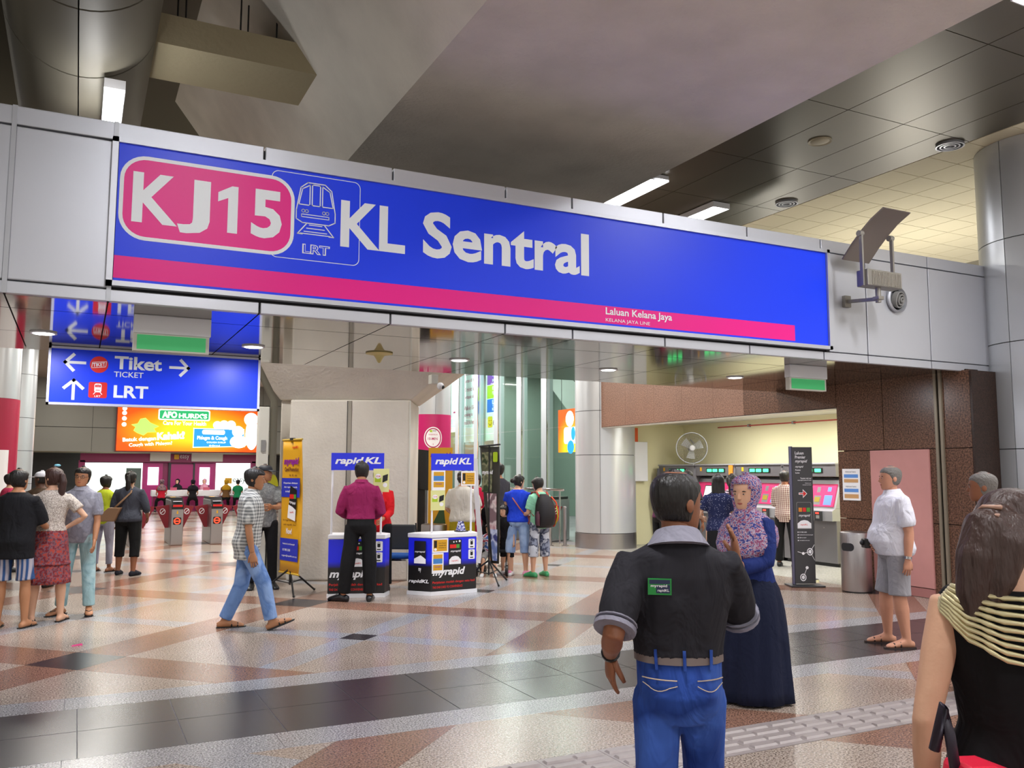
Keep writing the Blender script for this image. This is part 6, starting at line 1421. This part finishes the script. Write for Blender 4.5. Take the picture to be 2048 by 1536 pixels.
# white polo man
p = person('person with grey hair in a white polo, grey shorts and sandals facing left', 7.16, 5.98, 1.71, -88, 'pink', build=1.24, belly=.05, shirt=fabric('polo_white', 'e2e2ee', bump=.6), hem=-.03, sleeve=.8, loose=1.6, lower=fabric('shorts_grey', '98969c'), lowlen=.98, lowr=1.15, shoes='sandal', shoem=mat('sandal_brown', '3c2a26', .6), hair='crop', hairm=hair_g, collar=fabric('polo_white', 'e2e2ee'), arms=dict(L=((-8, 6), (6, 2)), R=((0, 6), (55, -40))), legs=dict(R=((8, 3), (-2, 2), 6, 0), L=((2, 3), (-6, 2), 6, 0)), vox=.010)
watch(p, 'L', M['chrome'])
cmr = thing('compact_camera', 'small black camera held at the belly of the white polo man', 'camera', (7.16, 5.98, 0), p['root'].rotation_euler.z)
w_ = p['sj']['R'][2]; obj('camera_body', MB().box(-.02, .09, .02, .08, -.05, .04).xf(Matrix.Translation(w_+Vector((-.06, .05, 0)))), M['black'], cmr, bevel=.008); obj('lens', MB().ell(tuple(w_+Vector((-.02, .14, 0))), (.025, .02, .025)), M['dark'], cmr, smooth=True)
person('person with grey hair whose head shows just above the nearest woman', 6.22, 4.35, 1.65, -60, 'brown', shirt=fabric('tee_cream', 'b9b3a6'), lower=dgrey, hair='crop', hairm=hair_g, vox=.012)
o = person('person in a red and white top standing behind the nearest woman', 4.05, 2.50, 1.42, -30, 'fair', female=True, shirt=fabric('top_red', 'c4142c'), sleeve=.7, lower=blkt, hair='bob', hairm=hair_br, vox=.012)
# hijab woman
nav = fabric('blouse_navy', '20306e', bump=.7); navd = fabric('skirt_navy', '151b33', bump=.35)
scarf = fabric('scarf_print', '3a3f86', 'print', 'c4b4c2', '8c4a6e', 60., bump=.5)
p = person('person in a patterned headscarf, navy blouse and long dark skirt facing left', 4.50, 5.05, 1.585, -128, 'fair', female=True, build=1.08, shirt=nav, hem=-.02, sleeve=1.8, loose=1.6, skirt=(navd, .02, (.175, .165), .03), hair='hijab', hairm=scarf, shoes='shoe', headk=1.2, hyaw=-8, hpitch=-4, arms=dict(R=((14, 6), (72, -30)), L=((14, 8), (76, -30))), legs=dict(R=((6, 3), (2, 2), 8, 0), L=((0, 3), (-4, 2), 8, 0)), vox=.009)
# foreground man
polo = fabric('polo_black', '26252b', bump=.5)
p = person('person in a black polo shirt and blue jeans walking away in the foreground', 1.93, 2.54, 1.66, 2, 'brown', hipk=.84, build=1.04, shirt=polo, hem=.085, sleeve=.88, loose=1.25, lower=denimd, lowr=1.15, hair='crop', hyaw=52, hpitch=-3, headk=1.0, shoes='shoe', arms=dict(L=((-36, 15), (66, -2)), R=((34, 17), (150, 4))), hands=dict(L=dict(d=(0, .25, -1), n=(1, .3, 0), curl=22), R=dict(d=(-.1, .1, 1), n=(-1, .1, 0), curl=14)), legs=dict(R=((14, 3), (6, 1), 8, 0), L=((-8, 2), (-16, 1), 8, 0)), vox=.0075)
watch(p, 'L')
cf = fabric('collar_grey', '8a8896')
cb_ = MB(); c0 = p['T']((0, -.004*1.66, .318*1.66)); cb_.tube([c0+Vector((0, -.012, -.014)), c0+Vector((0, -.004, .016)), c0+Vector((0, .004, .036))], [.112, .092, .080], 20); obj('collar', cb_, cf, p['root'], smooth='auto')
obj('belt', MB().rings([p['tring'](z, *p['tlerp'](z), gr=.017) for z in (.075, .10)]), mat('belt_brown', '6a5c58', .5), p['root'], smooth='auto')
for nm in 'RL':
    sh_, e, w_ = p['sj'][nm]; d = (e-sh_); q = 1.66*1.035
    for f0, f1, m2 in ((.85, .905, cf), (.80, .815, cf)): obj('sleeve_cuff', MB().tube([sh_+d*f0, sh_+d*f1], [.034*q+.0155, .034*q+.0145], 18), m2, p['root'], smooth='auto')
b0 = surf(p, 242, .235, .018); bf = Face(b0+Vector((-.02, -.004, -.03)), (1, -.12, 0), (0, -.05, 1))
bq = MB(); bf.slab(bq, 0, .08, 0, .055, -.006, .003); obj('back_badge', bq, mat('badge_green', '1c8a3c', .4), p['root'])
pr('badge_print', lambda m: (bf.rect(m, .005, .075, .037, .051, .0035), bf.rect(m, .028, .075, .006, .034, .0035)), mat('badge_navy', '202a4c', .5), p['root'])
pr('badge_lettering', lambda m: (bf.text(m, 'myrapid', .01, .065, .024, .036, .0042, .02), bf.text(m, 'rapidKL', .033, .072, .009, .020, .0042, .02)), M['paper'], p['root'])
st = mat('stitching', 'b8a690', .7)
for a0, a1 in ((212, 258), (284, 328)):
    am = (a0+a1)/2
    top = [surf(p, a0+(a1-a0)*k/8, .047, .020) for k in range(9)]
    obj('pocket_stitch', MB().tube(top, .0022, 4), st, p['root'])
    obj('pocket_stitch', MB().tube([surf(p, a0+(a1-a0)*k/8, .037-.012*math.sin(PI*k/8), .020) for k in range(9)], .0018, 4), st, p['root'])
for a in (236, 270, 304): obj('belt_loop', MB().tube([surf(p, a, .066, .022), surf(p, a, .105, .024)], .006, 5), denimd, p['root'])
# near right woman
dress = fabric('dress_black', '0e0d10', bump=.4)
p = person('person with brown hair in a black sleeveless top with gold beads, nearest the camera', 2.04, 1.36, 1.665, 12, 'fair', female=True, build=1.0, neckdrop=.055, shirt=dress, hem=-.16, sleeve=0, loose=1.2, neckhem=.293, lower=dress, lowlen=.9, hair='bun2', hyaw=34, hpitch=-24, headk=.98, arms=dict(L=((-8, 14), (14, -2)), R=((10, 18), (80, 10))), vox=.0075, shoes='thong')
hp = p['hp']; hs = p['hs']; hn = mat('hair_brown_near', '3a2620', .5, bump=.8, bscale=45, bstretch=(1, 1, .2))
hb_ = MB(); rg = []
for k in range(15):
    tt = .12+.9*k/14; rx, ry, cy = headlerp(min(1, tt)); r_ = []
    for i in range(26):
        a = 2*PI*i/26; sn = math.sin(a); lim = .72 if sn > .55 else .12 if sn < 0 else .12+.6*(sn/.55)
        f = (1.13+.13*max(0, -sn)) if tt >= lim else .86
        r_.append(tuple(hp(rx*f*math.cos(a), cy+ry*f*sn, min(tt, 1.03))))
    rg.append(r_)
hb_.rings(rg)
hb_.tube([hp(-.02, -.46, .55), hp(-.10, -.60, .35), hp(-.16, -.60, .0), hp(-.22, -.50, -.4), hp(-.22, -.44, -.75)], [.20*hs, .26*hs, .24*hs, .17*hs, .03*hs], 12)
hb_.tube([hp(.10, -.48, .5), hp(.12, -.55, .2), hp(.05, -.50, -.2), hp(.0, -.45, -.5)], [.18*hs, .2*hs, .14*hs, .03*hs], 10)
ho = obj('hair', hb_, hn, p['root'], smooth=True); fuse(ho, .007, 3)
clipm = mat('hair_clip', 'b08a78', .3)
obj('hair_clip', MB().tube([hp(-.30, -.50, .52), hp(-.12, -.70, .56), hp(.05, -.70, .56)], .012, 6, .5), clipm, p['root'], smooth=True)
obj('hair_clip', MB().tube([hp(-.30, -.52, .42), hp(-.12, -.74, .45), hp(.05, -.74, .45)], .010, 6, .5), clipm, p['root'], smooth=True)
gold = mat('gold_beads', 'd6cba0', .35, .5)
for j in range(9):
    pts = []
    for k in range(25):
        u = k/24; a = 196+148*u; dip = math.sin(PI*u)
        z = .296-.0035*j-dip*(.012+.0075*j)
        pts.append(surf(p, a, z, .026 if z < .28 else .022))
    nk = MB(); nk.tube(pts, [.0068 if i % 2 else .0052 for i in range(25)], 6); obj('bead_row', nk, gold, p['root'], smooth=True)
rb = thing('red_bag', 'bright red bag carried low in front of the nearest woman', 'bag', (1.755, 1.33, .02), R(-20))
obj('bag_body', MB().rings([[(x0, -.05, z), (x1, -.05, z), (x1, .05, z), (x0, .05, z)] for x0, x1, z in ((-.02, .30, .55), (-.02, .30, .86), (-.01, .2, .95), (.0, .07, 1.0))]), mat('bag_red', 'd4203c', .4), rb, bevel=.015)
obj('handle', MB().tube([(0, 0, .98), (-.01, 0, 1.06), (-.02, 0, 1.12), (-.035, .02, 1.02)], .012, 8), mat('bag_handle', '241c2c', .5), rb, smooth=True)
bake()
